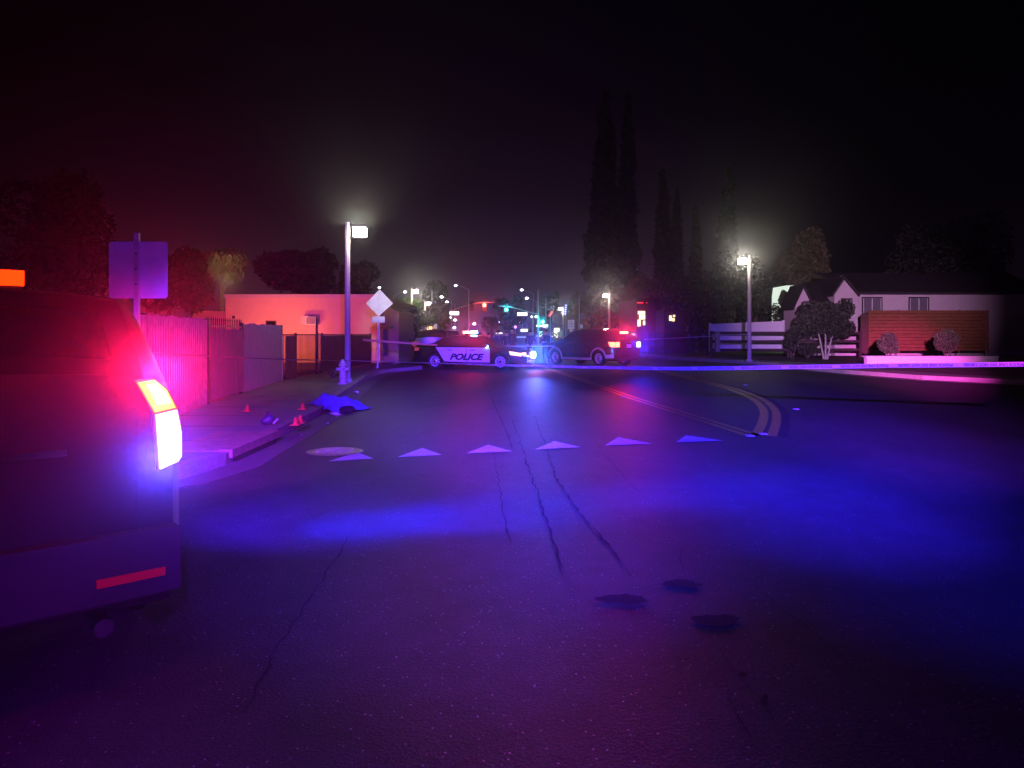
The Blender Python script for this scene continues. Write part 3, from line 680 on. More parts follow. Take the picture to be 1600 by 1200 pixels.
# sign backs
def post_sign(name, px, ytop, ybase, D, gz, label, parts, r=.03, cat='sign'):
    base = P(px, ybase, D); base.z = gz
    t = thing(name, base, label, cat)
    zt = P(px, ytop, D).z-gz
    mb = MB(); mb.box(-r, r, -r, r, 0, zt); mb.build('post', M_GALV, t, local=True)
    for nm, pts, m in parts:
        mb = MB(); mb.prism([((x-px)/F*D, -r-.006, P(x, y, D).z-gz) for x, y in pts], (0, -.006, 0)); mb.build(nm, m, t, local=True)
    return t
def rrect(x0, x1, y0, y1, r):
    o = []
    for cx, cy, a0 in ((x1-r, y0+r, -90), (x1-r, y1-r, 0), (x0+r, y1-r, 90), (x0+r, y0+r, 180)):
        for k in range(5): a = R(a0+k*22.5); o.append((cx+r*math.cos(a), cy+r*math.sin(a)))
    return o
t = thing('road_sign', (P(214, 0, 10).x, 10, .145), 'large rounded rectangular sign seen from behind, beside the near patrol car', 'sign')
mb = MB(); mb.prism([((x-214)/F*10, .035, P(x, y, 10).z-.145) for x, y in rrect(168, 260, 377, 466, 5)], (0, .005, 0)); mb.build('sign_panel', M_ALU, t, local=True)
mb = MB(); mb.box(-.032, .032, -.026, .026, 0, 2.72); mb.build('post', M_GALV, t, local=True)
mb = MB()
for z in (2.05, 2.25, 2.45, 2.62, 1.2, 1.35): mb.tube((0, -.03, z), (0, -.022, z), .012)
mb.build('bolt', M_CHROME, t, local=True)
t = thing('warning_sign', (P(590, 0, 31.7).x, 31.7, .145), 'diamond sign seen from behind with a small plaque below, in front of the pink building', 'sign')
D = 31.7
mb = MB(); mb.prism([((x-590)/F*D, .035, P(x, y, D).z-.145) for x, y in ((593, 452), (614, 474), (591.5, 494), (571.5, 474))], (0, .006, 0)); mb.build('diamond_panel', M_ALU, t, local=True)
mb = MB(); mb.prism([((x-590)/F*D, .035, P(x, y, D).z-.145) for x, y in ((581, 494.5), (601, 494.5), (601, 504), (581, 504))], (0, .006, 0)); mb.build('plaque', M_ALU, t, local=True)
mb = MB(); mb.bar((0, 0, 0), (.04, 0, P(0, 456, D).z-.145), .06); mb.build('post', M_GALV, t, local=True)
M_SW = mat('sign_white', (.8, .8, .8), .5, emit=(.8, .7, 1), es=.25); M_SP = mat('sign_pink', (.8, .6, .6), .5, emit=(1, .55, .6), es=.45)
t = post_sign('parking_sign', 892, 500, 545, 60, .15, 'white rectangular sign with dark text lines behind the utility car bonnet', [('sign_panel', ((887.3, 500), (897.3, 500), (897.3, 514), (887.3, 514)), M_SW), ('lower_plate', ((890, 514.3), (894.5, 514.3), (894.5, 518), (890, 518)), M_SW)])
mb = MB()
for k in range(4): mb.box(-.18, .18, -.052, -.045, P(0, 503+k*2.6, 60).z-.15, P(0, 502.3+k*2.6, 60).z-.15)
mb.build('text_line', mat('sign_grey', (.35, .33, .4), .5), t, local=True)
octo = lambda cx, cy, r: [(cx+r*math.cos(R(22.5+45*k)), cy+r*math.sin(R(22.5+45*k))) for k in range(8)]
post_sign('stop_sign', 653, 505, 560, 55, .15, 'octagonal sign seen from behind under the green tree', [('sign_panel', octo(653, 511, 5), M_ALU)])
post_sign('notice_sign', 669, 506, 548, 85, .15, 'pinkish square sign beside the amber pedestrian light', [('sign_panel', ((665.5, 506), (672, 506), (672, 513.5), (665.5, 513.5)), M_SP)])
post_sign('notice_sign', 680, 506, 548, 85, .15, 'whitish square sign right of the amber pedestrian light', [('sign_panel', ((677, 506), (683, 506), (683, 513.5), (677, 513.5)), M_SW)])
post_sign('notice_sign', 908, 506, 548, 80, .15, 'small white sign with a dark mark left of the cypress trees', [('sign_panel', ((906, 507), (910.5, 507), (910.5, 513), (906, 513)), M_SW)])
post_sign('notice_sign', 805, 508, 540, 100, .0, 'small pink lit sign above the officer in the cap', [('sign_panel', ((803.5, 509), (807, 509), (807, 513), (803.5, 513)), lampmat('sign_pink_lit', (1, .5, .9), 2))])

# hydrant
t = thing('fire_hydrant', (P(535.5, 0, 21.6).x, 21.6, .145), 'pale fire hydrant standing beside the tall lamp pole', 'fire hydrant')
M_HYD = mat('hydrant_paint', (.55, .52, .45), .5, noise=.15)
mb = MB(); mb.lathe([(.001, 0), (.15, 0), (.15, .04), (.10, .05), (.10, .15), (.12, .16), (.12, .19), (.095, .2), (.095, .50), (.125, .51), (.125, .545), (.11, .55), (.085, .62), (.04, .67), (.03, .70), (.001, .705)], n=16); mb.build('barrel', M_HYD, t, local=True, smooth=True)
for v in ((1, 0, 0), (-1, 0, 0), (0, -1, 0)):
    mb = MB(); d = Vector(v); mb.tube(d*.08+Vector((0, 0, .42)), d*.17+Vector((0, 0, .42)), .055 if v[1] else .045, None, 10); mb.build('outlet', M_HYD, t, local=True)

# traffic signals
def mast(px, D, ybase_z, pts, label, sigs, sign):
    bx = P(px, 0, D).x; t = thing('traffic_signal', (bx, D, 0), label, 'traffic signal', 0, 'mast-arm traffic signals')
    mb = MB(); mb.tube((0, 0, 0), (0, 0, P(0, 453, D).z), .16, .10, 10); mb.build('pole', M_GALV, t, local=True)
    pp = [P(x, y, D)-Vector((bx, 0, 0)) for x, y in pts]; pp = [Vector((p.x, 0, p.z)) for p in pp]
    mb = MB(); mb.path(pp, .07); mb.build('mast_arm', M_GALV, t, local=True)
    for x, y, lit in sigs:
        c = P(x, y, D)-Vector((bx, D, 0)); c.y = 0; dz = {'r': .30, 'g': -.30, 'o': 0}[lit]
        mb = MB(); mb.box(c.x-.17, c.x+.17, -.12, .12, c.z-dz-.5, c.z-dz+.5); h_ = mb.build('signal_head', M_PLAST, t, local=True)
        mb = MB(); mb.box(c.x-.30, c.x+.30, -.01, .01, c.z-dz-.63, c.z-dz+.63); mb.build('backplate', M_PLAST, h_, local=True)
        if lit != 'o':
            m_ = lampmat('signal_red', (1, .12, .06), 45) if lit == 'r' else lampmat('signal_green', (.05, .9, .75), 35)
            mb = MB(); mb.ell((c.x, -.14, c.z), .20, .08, .20); mb.build('signal_lens', m_, h_, local=True)
            point('signal_glow', (bx+c.x, D-.6, c.z), (1, .05, .03) if lit == 'r' else (.03, .8, .75), 500, .2)
    if sign:
        x0, x1, y0, y1 = sign; a = P(x0, y1, D); c = P(x1, y0, D)
        mb = MB(); mb.box(a.x-bx, c.x-bx, -.14, -.04, a.z, c.z); mb.build('street_name_sign', lampmat('sign_lit', (.85, .85, 1.0), 5), t, local=True)
    return t
mast(675, 104, 0, [(675, 493), (692, 489), (720, 480), (745, 473.5), (757, 472.5), (773, 472.5)], 'traffic signal on curved mast arm showing red', [(757, 477, 'r'), (737, 478, 'o')], (698.5, 717, 487, 492))
mast(841, 108, 0, [(841, 491), (832, 489), (815, 484), (795, 479), (780, 478)], 'traffic signal on curved mast arm showing green', [(791, 484, 'g'), (848, 503, 'g')], (808.5, 823.5, 488.5, 493))
for px, D, nm in ((832, 118, 'bare utility pole right of the green signal'), (853, 112, 'thin utility pole between the far green light and the red arrow'), (615, 70, 'pale thin pole right of the diamond sign'), (905, 90, 'dark pole before the palm trunk')):
    t = thing('utility_pole', (P(px, 0, D).x, D, 0), nm, 'pole', 0, 'thin poles along the far street')
    mb = MB(); mb.tube((0, 0, 0), (0, 0, P(0, 466 if px != 615 else 470, D).z), .09, .06, 8); mb.build('pole', M_GALV, t, local=True)
t = thing('pedestrian_signal', (P(673, 0, 84).x, 84, .15), 'amber pedestrian light on a short pole between two square signs', 'traffic signal')
mb = MB(); mb.tube((0, 0, 0), (0, 0, 2.6), .06); mb.build('pole', M_GALV, t, local=True)
mb = MB(); mb.box(-.25, .25, -.12, .12, 1.8, 2.5); mb.build('signal_box', M_PLAST, t, local=True)
mb = MB(); mb.box(-.16, .16, -.15, -.125, 1.85, 2.2); mb.build('signal_lens', lampmat('ped_amber', (1, .45, .1), 6), t, local=True)
t = thing('no_turn_light', (P(860, 0, 95).x, 95, 0), 'red lit warning sign on a pole left of the warm lamp', 'sign')
mb = MB(); mb.tube((0, 0, 0), (0, 0, 4.2), .05); mb.build('pole', M_GALV, t, local=True)
mb = MB(); mb.prism([(x, -.1, z) for x, z in ((-.3, 3.8), (.05, 4.35), (.3, 4.5), (.2, 4.0), (-.1, 3.7))], (0, .05, 0)); mb.build('sign_face', lampmat('sign_red_lit', (1, .12, .15), 1.2), t, local=True)

# ================================================================ BUILDINGS
M_STUC = mat('peach_stucco', (.62, .40, .33), .9, noise=.06, nscale=3, bump=.15)
bl = thing('stucco_building', P(470, 560, 38), 'long flat-roofed peach stucco building behind the fence, lit red and orange', 'building')
zt = P(0, 461.5, 38).z
mb = MB(); x0, x1 = P(352, 0, 38).x, P(594, 0, 38).x; mb.box(x0, x1, 38, 52, 0, zt); mb.build('wall', M_STUC, bl)
mb = MB(); mb.box(x0-.06, x1+.06, 37.93, 38.0-.003, zt-.10, zt+.05); mb.box(x0-.06, x0-.003, 38, 52, zt-.1, zt+.05); mb.build('parapet_cap', mat('cap_metal', (.5, .42, .42), .6), bl)
mb = MB(); mb.prism([P(300, 484, 42), P(352, 487, 42), P(352, 575, 42), P(300, 575, 42)], (0, 9, 0)); mb.build('side_wing', M_STUC, bl)
mb = MB(); mb.prism([Vector((x1+.003, 39, 3.0)), Vector((x1+.55, 40.5, 2.75)), Vector((x1+.55, 40.5, 0)), Vector((x1+.003, 39, 0))], (0, 8, 0)); mb.build('entrance_wing', M_STUC, bl)
mb = MB(); pxbox(594.5, 609, 509, 513, 37.6, 1.2, mb); mb.build('awning', M_DKMET, bl)
mb = MB(); pxbox(597, 607, 514, 556, 38.85, .12, mb); mb.build('door', mat('dark_door', (.05, .02, .03), .5), bl)
o = MB(); pxbox(415, 431.5, 501, 520, 37.97, .05, o); w_ = o.build('window', M_DKMET, bl)
o = MB(); pxbox(417, 429.5, 503, 519, 37.95, .015, o); o.build('pane', M_GLASS, w_)
o = MB(); pxbox(362.5, 366.5, 493.5, 497.5, 37.93, .065, o); o.build('vent', M_DKMET, bl)
# crooked stains are real patches of old paint on the wall
o = MB()
for i in range(2): o.box(x0+1.2+i*3.1, x0+2.1+i*3.1, 46, 47.1, zt-.1, zt+.35)
o.build('roof_unit', M_DKMET, bl)
ac = thing('air_conditioner', P(482, 507, 37.6), 'boxy window air conditioner with pale frame sticking out of the peach wall', 'air conditioner')
o = MB(); pxbox(470, 493.5, 494, 507, 37.3, .69, o); o.build('case', mat('ac_case', (.45, .43, .45), .5), ac)
o = MB()
for (a, b_, c, d) in ((477, 493.8, 493.6, 495), (477, 493.8, 506.3, 507.4), (477, 478.3, 495, 506.3), (492.5, 493.8, 495, 506.3)): pxbox(a, b_, c, d, 37.26, .04, o)
o.build('front_frame', mat('ac_frame', (.75, .75, .75), .4), ac)
o = MB()
for k in range(6): pxbox(478.5, 492.3, 496.2+k*1.7, 497.0+k*1.7, 37.28, .02, o)
o.build('grille', M_DKMET, ac)

# left boundary: slatted fence, covered gate, iron gate
FL = [(-5.05, 9.0), (-5.60, 11.5), (-6.10, 15.35), (-6.42, 18.2), (-6.98, 23.2), (-6.86, 28.0), (-6.62, 36.0)]
def fpt(line, s):
    for a, b in zip(line, line[1:]):
        d = math.dist(a, b)
        if s <= d: return (a[0]+(b[0]-a[0])*s/d, a[1]+(b[1]-a[1])*s/d)
        s -= d
    return line[-1]
def slat_fence(a, b, z0, z1, name, label, m, pitch=.14, w=.10, group=None):
    t = thing(name, (*a, .145), label, 'fence', 0, group); d = Vector((b[0]-a[0], b[1]-a[1], 0)); L = d.length; d.normalize(); nrm = Vector((-d.y, d.x, 0))
    mb = MB(); n = int(L/pitch)
    mb.bar(Vector((*a, .9)), Vector((*b, .9)), .02, 1.45)
    for i in range(n):
        p = Vector((*a, 0)) + d*(i+.5)*pitch; zz = z1+random.uniform(-.02, .02)
        M_ = Matrix.Translation((p.x, p.y, 0)) @ Matrix.Rotation(math.atan2(d.y, d.x), 4, 'Z')
        mb.box(-w/2, w/2, -.045, -.018, .16, zz, M_)
    mb.build('slat_panel', m, t)
    for s_ in [k*2.4 for k in range(int(L/2.4)+1)] + [L]:
        mb = MB(); p = Vector((*a, 0)) + d*s_; mb.box(p.x-.04, p.x+.04, p.y-.04, p.y+.04, .15, z1+.02); mb.build('fence_post', M_DKMET, t)
    for z in (.4, z1-.25):
        mb = MB(); mb.bar(Vector((*a, z))+nrm*.04, Vector((*b, z))+nrm*.04, .03, .05); mb.build('rail', M_DKMET, t)
    return t
M_SLAT = mat('weathered_slat', (.30, .26, .27), .8, noise=.25, nscale=6)
slat_fence(FL[0], FL[2], .15, 1.84, 'slat_fence', 'tall weathered vertical slat fence glowing red behind the near patrol car', M_SLAT, group='street fence sections')
slat_fence(FL[3], FL[4], .15, 1.80, 'slat_fence', 'grey slat fence section between the cloth-covered gate and the pale post', mat('grey_slat', (.26, .26, .28), .7, noise=.2), .13, .09, group='street fence sections')
# cloth-covered gate
a, b_ = Vector((*FL[2], 0)), Vector((*FL[3], 0)); t = thing('covered_gate', a, 'iron gate with spikes covered by a sagging dark cloth', 'gate')
n = 18
mb = MB(); mb.bar(a+Vector((0, 0, 1.72)), b_+Vector((0, 0, 1.72)), .04, .035); mb.bar(a+Vector((0, 0, .25)), b_+Vector((0, 0, .25)), .04, .035); mb.build('gate_rail', M_DKMET, t)
mb = MB()
for i in range(n+1):
    p = a.lerp(b_, i/n); mb.tube((p.x, p.y, .18), (p.x, p.y, 1.84), .011, None, 6); mb.tube((p.x, p.y, 1.84), (p.x, p.y, 1.92), .016, .001, 6)
mb.build('gate_bars', M_DKMET, t)
mb = MB(); vs = []; nv = 14; nu = 40; nn = Vector((.06, .0, 0))
for i in range(nu+1):
    u = i/nu; p = a.lerp(b_, u); topz = 1.70-.055*abs(math.sin(u*math.pi*3))
    for k in range(nv+1):
        v = k/nv; dd = .02+.02*math.sin(u*23+v*3)*v + .012*math.sin(u*51)
        vs.append((p.x+.05+dd, p.y-.02, topz+(.2-topz)*v))
mb.add(vs, [(i*(nv+1)+k, (i+1)*(nv+1)+k, (i+1)*(nv+1)+k+1, i*(nv+1)+k+1) for i in range(nu) for k in range(nv)])
mb.build('cloth_cover', mat('fence_cloth', (.16, .13, .17), .9, noise=.15, nscale=4, bump=.2), t, smooth=True)
# pale post
t = thing('gate_post', (*FL[4], .145), 'pale square post at the end of the grey slats', 'post')
mb = MB(); mb.box(-.05, .05, -.05, .05, 0, 1.36); mb.ell((0, 0, 1.37), .06, .06, .03); mb.build('post', mat('pale_post', (.5, .5, .55), .5), t, local=True)
# iron railing along the building
a, b_ = Vector((*FL[4], 0)), Vector((*FL[6], 0)); L = (b_-a).length; d = (b_-a).normalized()
t = thing('iron_railing', a, 'dark iron railing with gate and boarded panels in front of the peach building', 'railing')
zt2 = 1.53
mb = MB()
for z in (zt2, .28): mb.bar(a+Vector((0, 0, z)), b_+Vector((0, 0, z)), .035, .04)
mb.build('rail', M_DKMET, t)
mb = MB(); k = 0; s_ = .12
while s_ < L:
    p = a+d*s_; mb.tube((p.x, p.y, .18), (p.x, p.y, zt2+.02), .011, None, 6); s_ += .13
mb.build('railing_bars', M_DKMET, t)
def sfor(px):   # distance along railing whose picture column is px (the line is straight enough)
    best = min([i*.02 for i in range(int(L/.02))], key=lambda s: abs(800+F*(a+d*s).x/(a+d*s).y-px)); return best
for x0p, x1p in ((445, 462), (503, 541), (543, 578)):
    p0, p1 = a+d*sfor(x0p), a+d*sfor(x1p)
    mb = MB(); mb.bar(p0+Vector((.03, 0, .84)), p1+Vector((.03, 0, .84)), .015, 1.30); mb.build('board_panel', mat('dark_board', (.09, .06, .07), .8, noise=.3, nscale=4), t)
for xp in (462, 496, 503, 580):
    p = a+d*sfor(xp); mb = MB(); mb.box(p.x-.035, p.x+.035, p.y-.035, p.y+.035, .14, zt2+.06); mb.build('railing_post', M_DKMET, t)
t = thing('lamp_bracket', a+d*sfor(495), 'slim dark post with bent bracket below the air conditioner', 'post')
p = a+d*sfor(495); zt3 = P(0, 494, p.y).z
mb = MB(); mb.bar((p.x, p.y, .14), (p.x, p.y, zt3), .07); mb.bar((p.x, p.y, zt3), (p.x-.3, p.y, zt3), .03); mb.build('post', M_DKMET, t)

# house on the right
M_HW = mat('pale_house_stucco', (.62, .55, .56), .9, noise=.05, nscale=2, bump=.12); M_ROOF = mat('dark_shingle', (.035, .03, .032), .9, noise=.3, nscale=6)
D = 50
hs = thing('gabled_house', P(1320, 556, D), 'pale stucco house with two steep gables and dark roof', 'house')
mb = MB(); pxpoly([(1243, 556), (1243, 478), (1256.5, 449), (1271, 478), (1306, 478), (1306, 556)], D+.6, 2.2, mb); mb.build('wall', M_HW, hs)
mb = MB(); pxpoly([(1304, 556), (1304, 460), (1320, 437), (1341, 461), (1341, 556)], D, 8, mb); mb.build('wall', M_HW, hs)
mb = MB(); pxpoly([(1341.2, 556), (1341.2, 459), (1640, 459), (1640, 556)], D+.5, 8, mb); mb.build('wall', M_HW, hs)
def slope(pts, D0, D1, th=.15):
    mb = MB(); a, b2 = pts; A = P(*a, D0); B = P(*b2, D0); up = Vector((0, 0, th))
    mb.prism([A, B, B+up, A+up], (0, D1-D0, 0)); return mb
for q in (((1240, 484), (1257, 447)), ((1256.5, 447), (1273, 480))): slope(q, D+.3, D+2.9).build('roof', M_ROOF, hs)
for q in (((1301, 463), (1320.5, 434.5)), ((1320, 434.5), (1344, 463))): slope(q, D-.3, D+9).build('roof', M_ROOF, hs)
mb = MB(); mb.prism([P(1266, 479, D+.35), P(1306, 479, D+.35), P(1306, 440, D+3), P(1262, 452, D+3)], (0, 0, .12)); mb.build('roof', M_ROOF, hs)
A = P(1341, 460, D+.1); B = P(1642, 460, D+.1); mb = MB(); mb.prism([A, B, Vector((B.x, D+4.5, B.z+1.6)), Vector((A.x-1, D+4.5, B.z+1.6))], (0, 0, .15)); mb.build('roof', M_ROOF, hs)
mb = MB(); pxbox(1341, 1642, 456.5, 460, D, .1, mb); mb.build('eave_board', M_ROOF, hs)
def win(x0, x1, y0, y1, D, mull=True):
    mb = MB(); pxbox(x0, x1, y0, y0+1.8, D-.05, .05, mb)
    for (a1, b1) in ((x0, x0+1.7), (x1-1.7, x1)): pxbox(a1, b1, y0+1.9, y1, D-.05, .05, mb)
    o = mb.build('window', mat('dark_window_frame', (.03, .02, .025), .6), hs)
    mb = MB(); pxbox(x0+1.8, x1-1.8, y0+1.9, y1, D-.02, .018, mb); mb.build('pane', mat('window_pane', (.18, .17, .19), .15), o)
    mb = MB(); xm = (x0+x1)/2; pxbox(xm-.7, xm+.7, y0+2, y1, D-.04, .018, mb); pxbox(x0+1.9, x0+2.9, y0+2, y1, D-.04, .018, mb); pxbox(x1-2.9, x1-1.9, y0+2, y1, D-.04, .018, mb); mb.build('sash', mat('white_sash', (.7, .7, .7), .4), o)
win(1250, 1264, 476, 495, D+.6); win(1314.5, 1332, 466, 487, D); win(1347, 1379, 464, 490, D+.5); win(1420, 1452, 464, 490, D+.5)
mb = MB(); pxbox(1287, 1300, 474, 479, D+.4, .18, mb); mb.build('porch_trim', M_ROOF, hs)
mb = MB(); mb.ell(P(1315, 433.5, D+1), .14, .14, .14); mb.tube(P(1315, 440, D+1), P(1315, 434, D+1), .02); mb.build('roof_vent', M_GALV, hs)

t = thing('wood_screen', P(1372, 552, 46), 'reddish horizontal board screen beside the house', 'fence')
D = 46; mb = MB()
for k in range(12): pxbox(1357, 1545, 485+k*5.3, 489.8+k*5.3, D+random.uniform(-.004, .004), .04, mb)
mb.build('board_panel', mat('red_cedar', (.22, .085, .03), .7, noise=.3, nscale=4), t)
for x in (1357, 1404, 1451, 1498, 1543): mb = MB(); pxbox(x, x+2, 484, 552, D-.03, .028, mb); mb.build('fence_post', mat('cedar_post', (.22, .08, .04), .8), t)
t = thing('side_gate', P(1350, 552, 46.2), 'narrow dark brown gate between house wall and red boards', 'gate')
mb = MB(); pxpoly([(1345, 552), (1345, 492), (1350, 489), (1356, 490), (1356, 552)], 46.2, .08, mb); mb.build('gate_panel', mat('brown_gate', (.10, .05, .035), .8, noise=.3), t)
# white vinyl fence
D = 48; t = thing('white_fence', P(1165, 548, D), 'white panel fence behind the dark rails and lamp pole', 'fence')
M_VIN = mat('white_vinyl', (.68, .68, .70), .5, noise=.04, nscale=2)
mb = MB(); pxpoly([(1111, 508), (1224, 503.5), (1224, 549), (1111, 549)], D, .05, mb); mb.build('fence_panel', M_VIN, t)
mb = MB(); pxpoly([(1109, 506.3), (1226, 501.6), (1226, 503.6), (1109, 508.3)], D-.04, .12, mb); mb.build('top_rail', M_VIN, t)
for x, y in ((1108, 505), (1166, 503), (1222.5, 500.5)): mb = MB(); pxbox(x, x+3.5, y, 549, D-.08, .07, mb); mb.build('fence_post', M_VIN, t)
# dark rail fences
M_RAILW = mat('dark_rail_wood', (.045, .03, .028), .85, noise=.3, nscale=5)
def rail_fence(x0, x1, D0, D1, label):
    t = thing('rail_fence', P((x0+x1)/2, 552, (D0+D1)/2), label, 'fence', 0, 'dark three-rail fences'); A0, A1 = P(x0, 0, D0), P(x1, 0, D1)
    for z in (1.62, 1.12, .62):
        mb = MB(); mb.bar((A0.x, D0, z), (A1.x, D1, z), .05, .15); mb.build('rail', M_RAILW, t)
    n = max(2, int((A1-A0).length/2.3))
    for i in range(n+1):
        p = A0.lerp(A1, i/n); mb = MB(); mb.box(p.x-.07, p.x+.07, p.y+.03, p.y+.15, .1, 1.75); mb.build('fence_post', M_RAILW, t)
rail_fence(1112, 1232, 45, 45, 'dark three-rail fence in front of the white panel fence')
rail_fence(1236, 1345, 46, 46, 'dark three-rail fence before the gabled house')
rail_fence(1015, 1105, 56, 50, 'dark three-rail fence by the tall trees right of the utility car')
t = thing('gate_pillar', P(1121.5, 550, 44.5), 'pale weathered timber post standing before the dark rails', 'post'); mb = MB(); pxpoly([(1119, 550), (1117.5, 520), (1125, 519), (1125, 550)], 44.5, .2, mb); mb.build('post', mat('pale_timber', (.30, .27, .18), .8, noise=.3), t)
# purple low wall
t = thing('garden_wall', P(1400, 575, 33.5), 'low white block wall glowing magenta by the right kerb', 'wall')
mb = MB(); pxbox(1355, 1560, 558, 577, 33.5, .3, mb); mb.build('wall_block', mat('painted_block', (.62, .60, .62), .8, noise=.06, nscale=6, bump=.2), t)
mb = MB(); pxbox(1353.5, 1561.5, 556.3, 558, 33.42, .42, mb); mb.build('wall_cap', mat('wall_cap', (.6, .58, .6), .8), t)
# bright flood-lit gable patch behind the house
t = thing('lit_shed', P(1240, 500, 58), 'brightly floodlit pale wall showing between trees behind the left gable', 'shed')
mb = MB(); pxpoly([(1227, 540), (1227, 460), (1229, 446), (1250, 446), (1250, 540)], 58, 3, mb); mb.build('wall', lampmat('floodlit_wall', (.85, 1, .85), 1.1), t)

# far buildings and their lit fronts
def lit_building(x0, x1, y0, D, label, wins, m=None, yb=None):
    t = thing('shop_building', P((x0+x1)/2, 540, D), label, 'building')
    z = P(0, y0, D).z; A, B = P(x0, 0, D).x, P(x1, 0, D).x
    mb = MB(); mb.box(A, B, D, D+12, 0, z); mb.build('wall', m or mat('night_wall', (.12, .11, .13), .9), t)
    for (a1, b1, c1, d1, mm) in wins:
        mb = MB(); pxbox(a1, b1, c1, d1, D-.1, .09, mb); mb.build('window', mm, t)
    return t
WY = lampmat('window_warm', (1, .75, .4), 2.5); WW = lampmat('window_white', (.95, 1, .9), 4); WG = lampmat('window_green', (.4, 1, .7), 2.0); WR = lampmat('neon_red', (1, .05, .03), 3); DKW = mat('unlit_wall', (.02, .02, .025), .9)
lit_building(836, 885, 506, 124, 'low shop with white and green lit front at the far junction', [(838, 846, 508, 510.5, WW), (848, 856, 507.5, 511, WW), (839, 876, 524, 526, WW), (866, 873.5, 513, 527, WW), (841, 848, 518, 526, WG)])
lit_building(896, 930, 498, 110, 'dim far building beside the palm tree with reddish wall', [(914, 917, 503, 508, lampmat('window_red', (1, .25, .2), .5))], mat('far_pink_wall', (.25, .15, .15), .9))
lit_building(995, 1030, 466, 61, 'dark two-storey building with warm lit windows behind the cypresses', [(997, 1008, 486, 491, WY), (999, 1008, 491.5, 499, WY), (996.5, 1001, 499.5, 510, WY), (1005, 1008, 501, 508, WY), (996, 1005, 472.2, 473.6, WR), (1010, 1011.5, 472.4, 473.4, WR)], DKW)
lit_building(1038, 1070, 484, 57.5, 'dark building with one small yellow window right of the warm windows', [(1046, 1049.5, 493, 501, WY), (1050.5, 1054, 497, 502, WY), (1052, 1055, 492, 495, WY)], DKW)
lit_building(760, 800, 500, 260, 'far dark building at the street end with a small lit sign', [(767, 774, 510, 513, WW), (775, 785, 520, 521.5, WW)])
lit_building(800, 830, 512, 130, 'far low shop with a long pale lit sign', [(814, 824, 514.5, 518, WW), (802, 829, 526, 527.5, lampmat('window_pale', (.6, .8, 1), 1.2))])
lit_building(640, 690, 513, 160, 'far low building behind the green street tree', [(644, 648, 515, 520, lampmat('window_dim', (.8, .7, .7), .5))])
t = thing('blade_sign', P(884, 500, 98), 'tall blue vertical neon sign with pale characters', 'sign'); mb = MB(); pxpoly([(882, 474), (887, 473), (887.5, 482), (885.5, 492), (881.5, 493)], 98, .2, mb); mb.build('sign_box', lampmat('neon_blue', (.02, .06, .35), .7), t)
mb = MB(); 
for k in range(5): pxbox(883.3-k*.3, 885.7-k*.3, 476+k*3.4, 478+k*3.4, 97.95, .04, mb)
mb.build('sign_letter', lampmat('neon_pale', (.6, .75, 1), 1.6), t)
mb = MB(); mb.tube(P(884, 493, 98.1), Vector((P(884, 0, 98).x, 98.1, 0)), .06); mb.build('pole', M_GALV, t)

# distant traffic
def far_car(px, D, label, lit):
    o = copy_tree(pk, None, (P(px, 0, D).x, D, 0), R(-86), label); o['group'] = 'distant traffic'
    for ch in [c for c in bpy.data.objects if c.parent == o]:
        if ch.name.startswith('headlight'):
            ch.data = ch.data.copy(); ch.data.materials[0] = lit
    for s_ in (-.7, .7):
        mb = MB(); mb.ell((2.5, s_, .75), .1, .16, .12); q = mb.build('headlight_glare', lit, o, local=True)
HLW = lampmat('headlights_white', (1, .85, .8), 20)
far_car(745, 120, 'far oncoming car with pink-white headlights, nearest of the distant traffic', HLW); far_car(737, 170, 'far oncoming car between the roof beacons and the street end', HLW); far_car(748, 230, 'farthest oncoming car, tiny lights at the street end', HLW)

# ================================================================ PLANTS
def leaves(name, blobs, n, size, m, parent, seed=1, droop=0.0, shell=.55):
    rr = random.Random(seed); vs = []; fs = []; tot = sum(b[3]*b[4]*b[5] for b in blobs)
    for (cx, cy, cz, rx, ry, rz) in blobs:
        k = int(n*(rx*ry*rz)/tot)+20
        for _ in range(k):
            u = Vector((rr.gauss(0, 1), rr.gauss(0, 1), rr.gauss(0, 1))).normalized()*(shell+(1.08-shell)*rr.random()**.6)
            c = Vector((cx+u.x*rx, cy+u.y*ry, cz+u.z*rz)); s = size*rr.uniform(.5, 1.3)
            a = Vector((rr.gauss(0, 1), rr.gauss(0, 1), rr.gauss(0, 1)-droop*2)).normalized(); b2 = a.cross(Vector((rr.gauss(0, 1), rr.gauss(0, 1), rr.gauss(0, 1)))).normalized()
            i0 = len(vs); e = s*(.45 if not droop else .2)
            vs += [c-a*s, c+b2*e, c+a*s, c-b2*e]; fs.append((i0, i0+1, i0+2, i0+3))
    mb = MB(); mb.v = vs; mb.f = fs; return mb.build(name, m, parent, recalc=False)
def leafmat(name, c=None): return mat(name, c or (.5,)*3, .7, noise=.45, nscale=1.3)
LG = leafmat('leaf_green', (.07, .10, .04)); LD = leafmat('leaf_dark', (.035, .045, .025)); LO = leafmat('leaf_olive', (.11, .11, .05)); BARK = mat('bark', (.09, .07, .055), .9, noise=.35, nscale=10, bump=.5); BARKW = mat('pale_bark', (.38, .35, .32), .8, noise=.2, nscale=10)
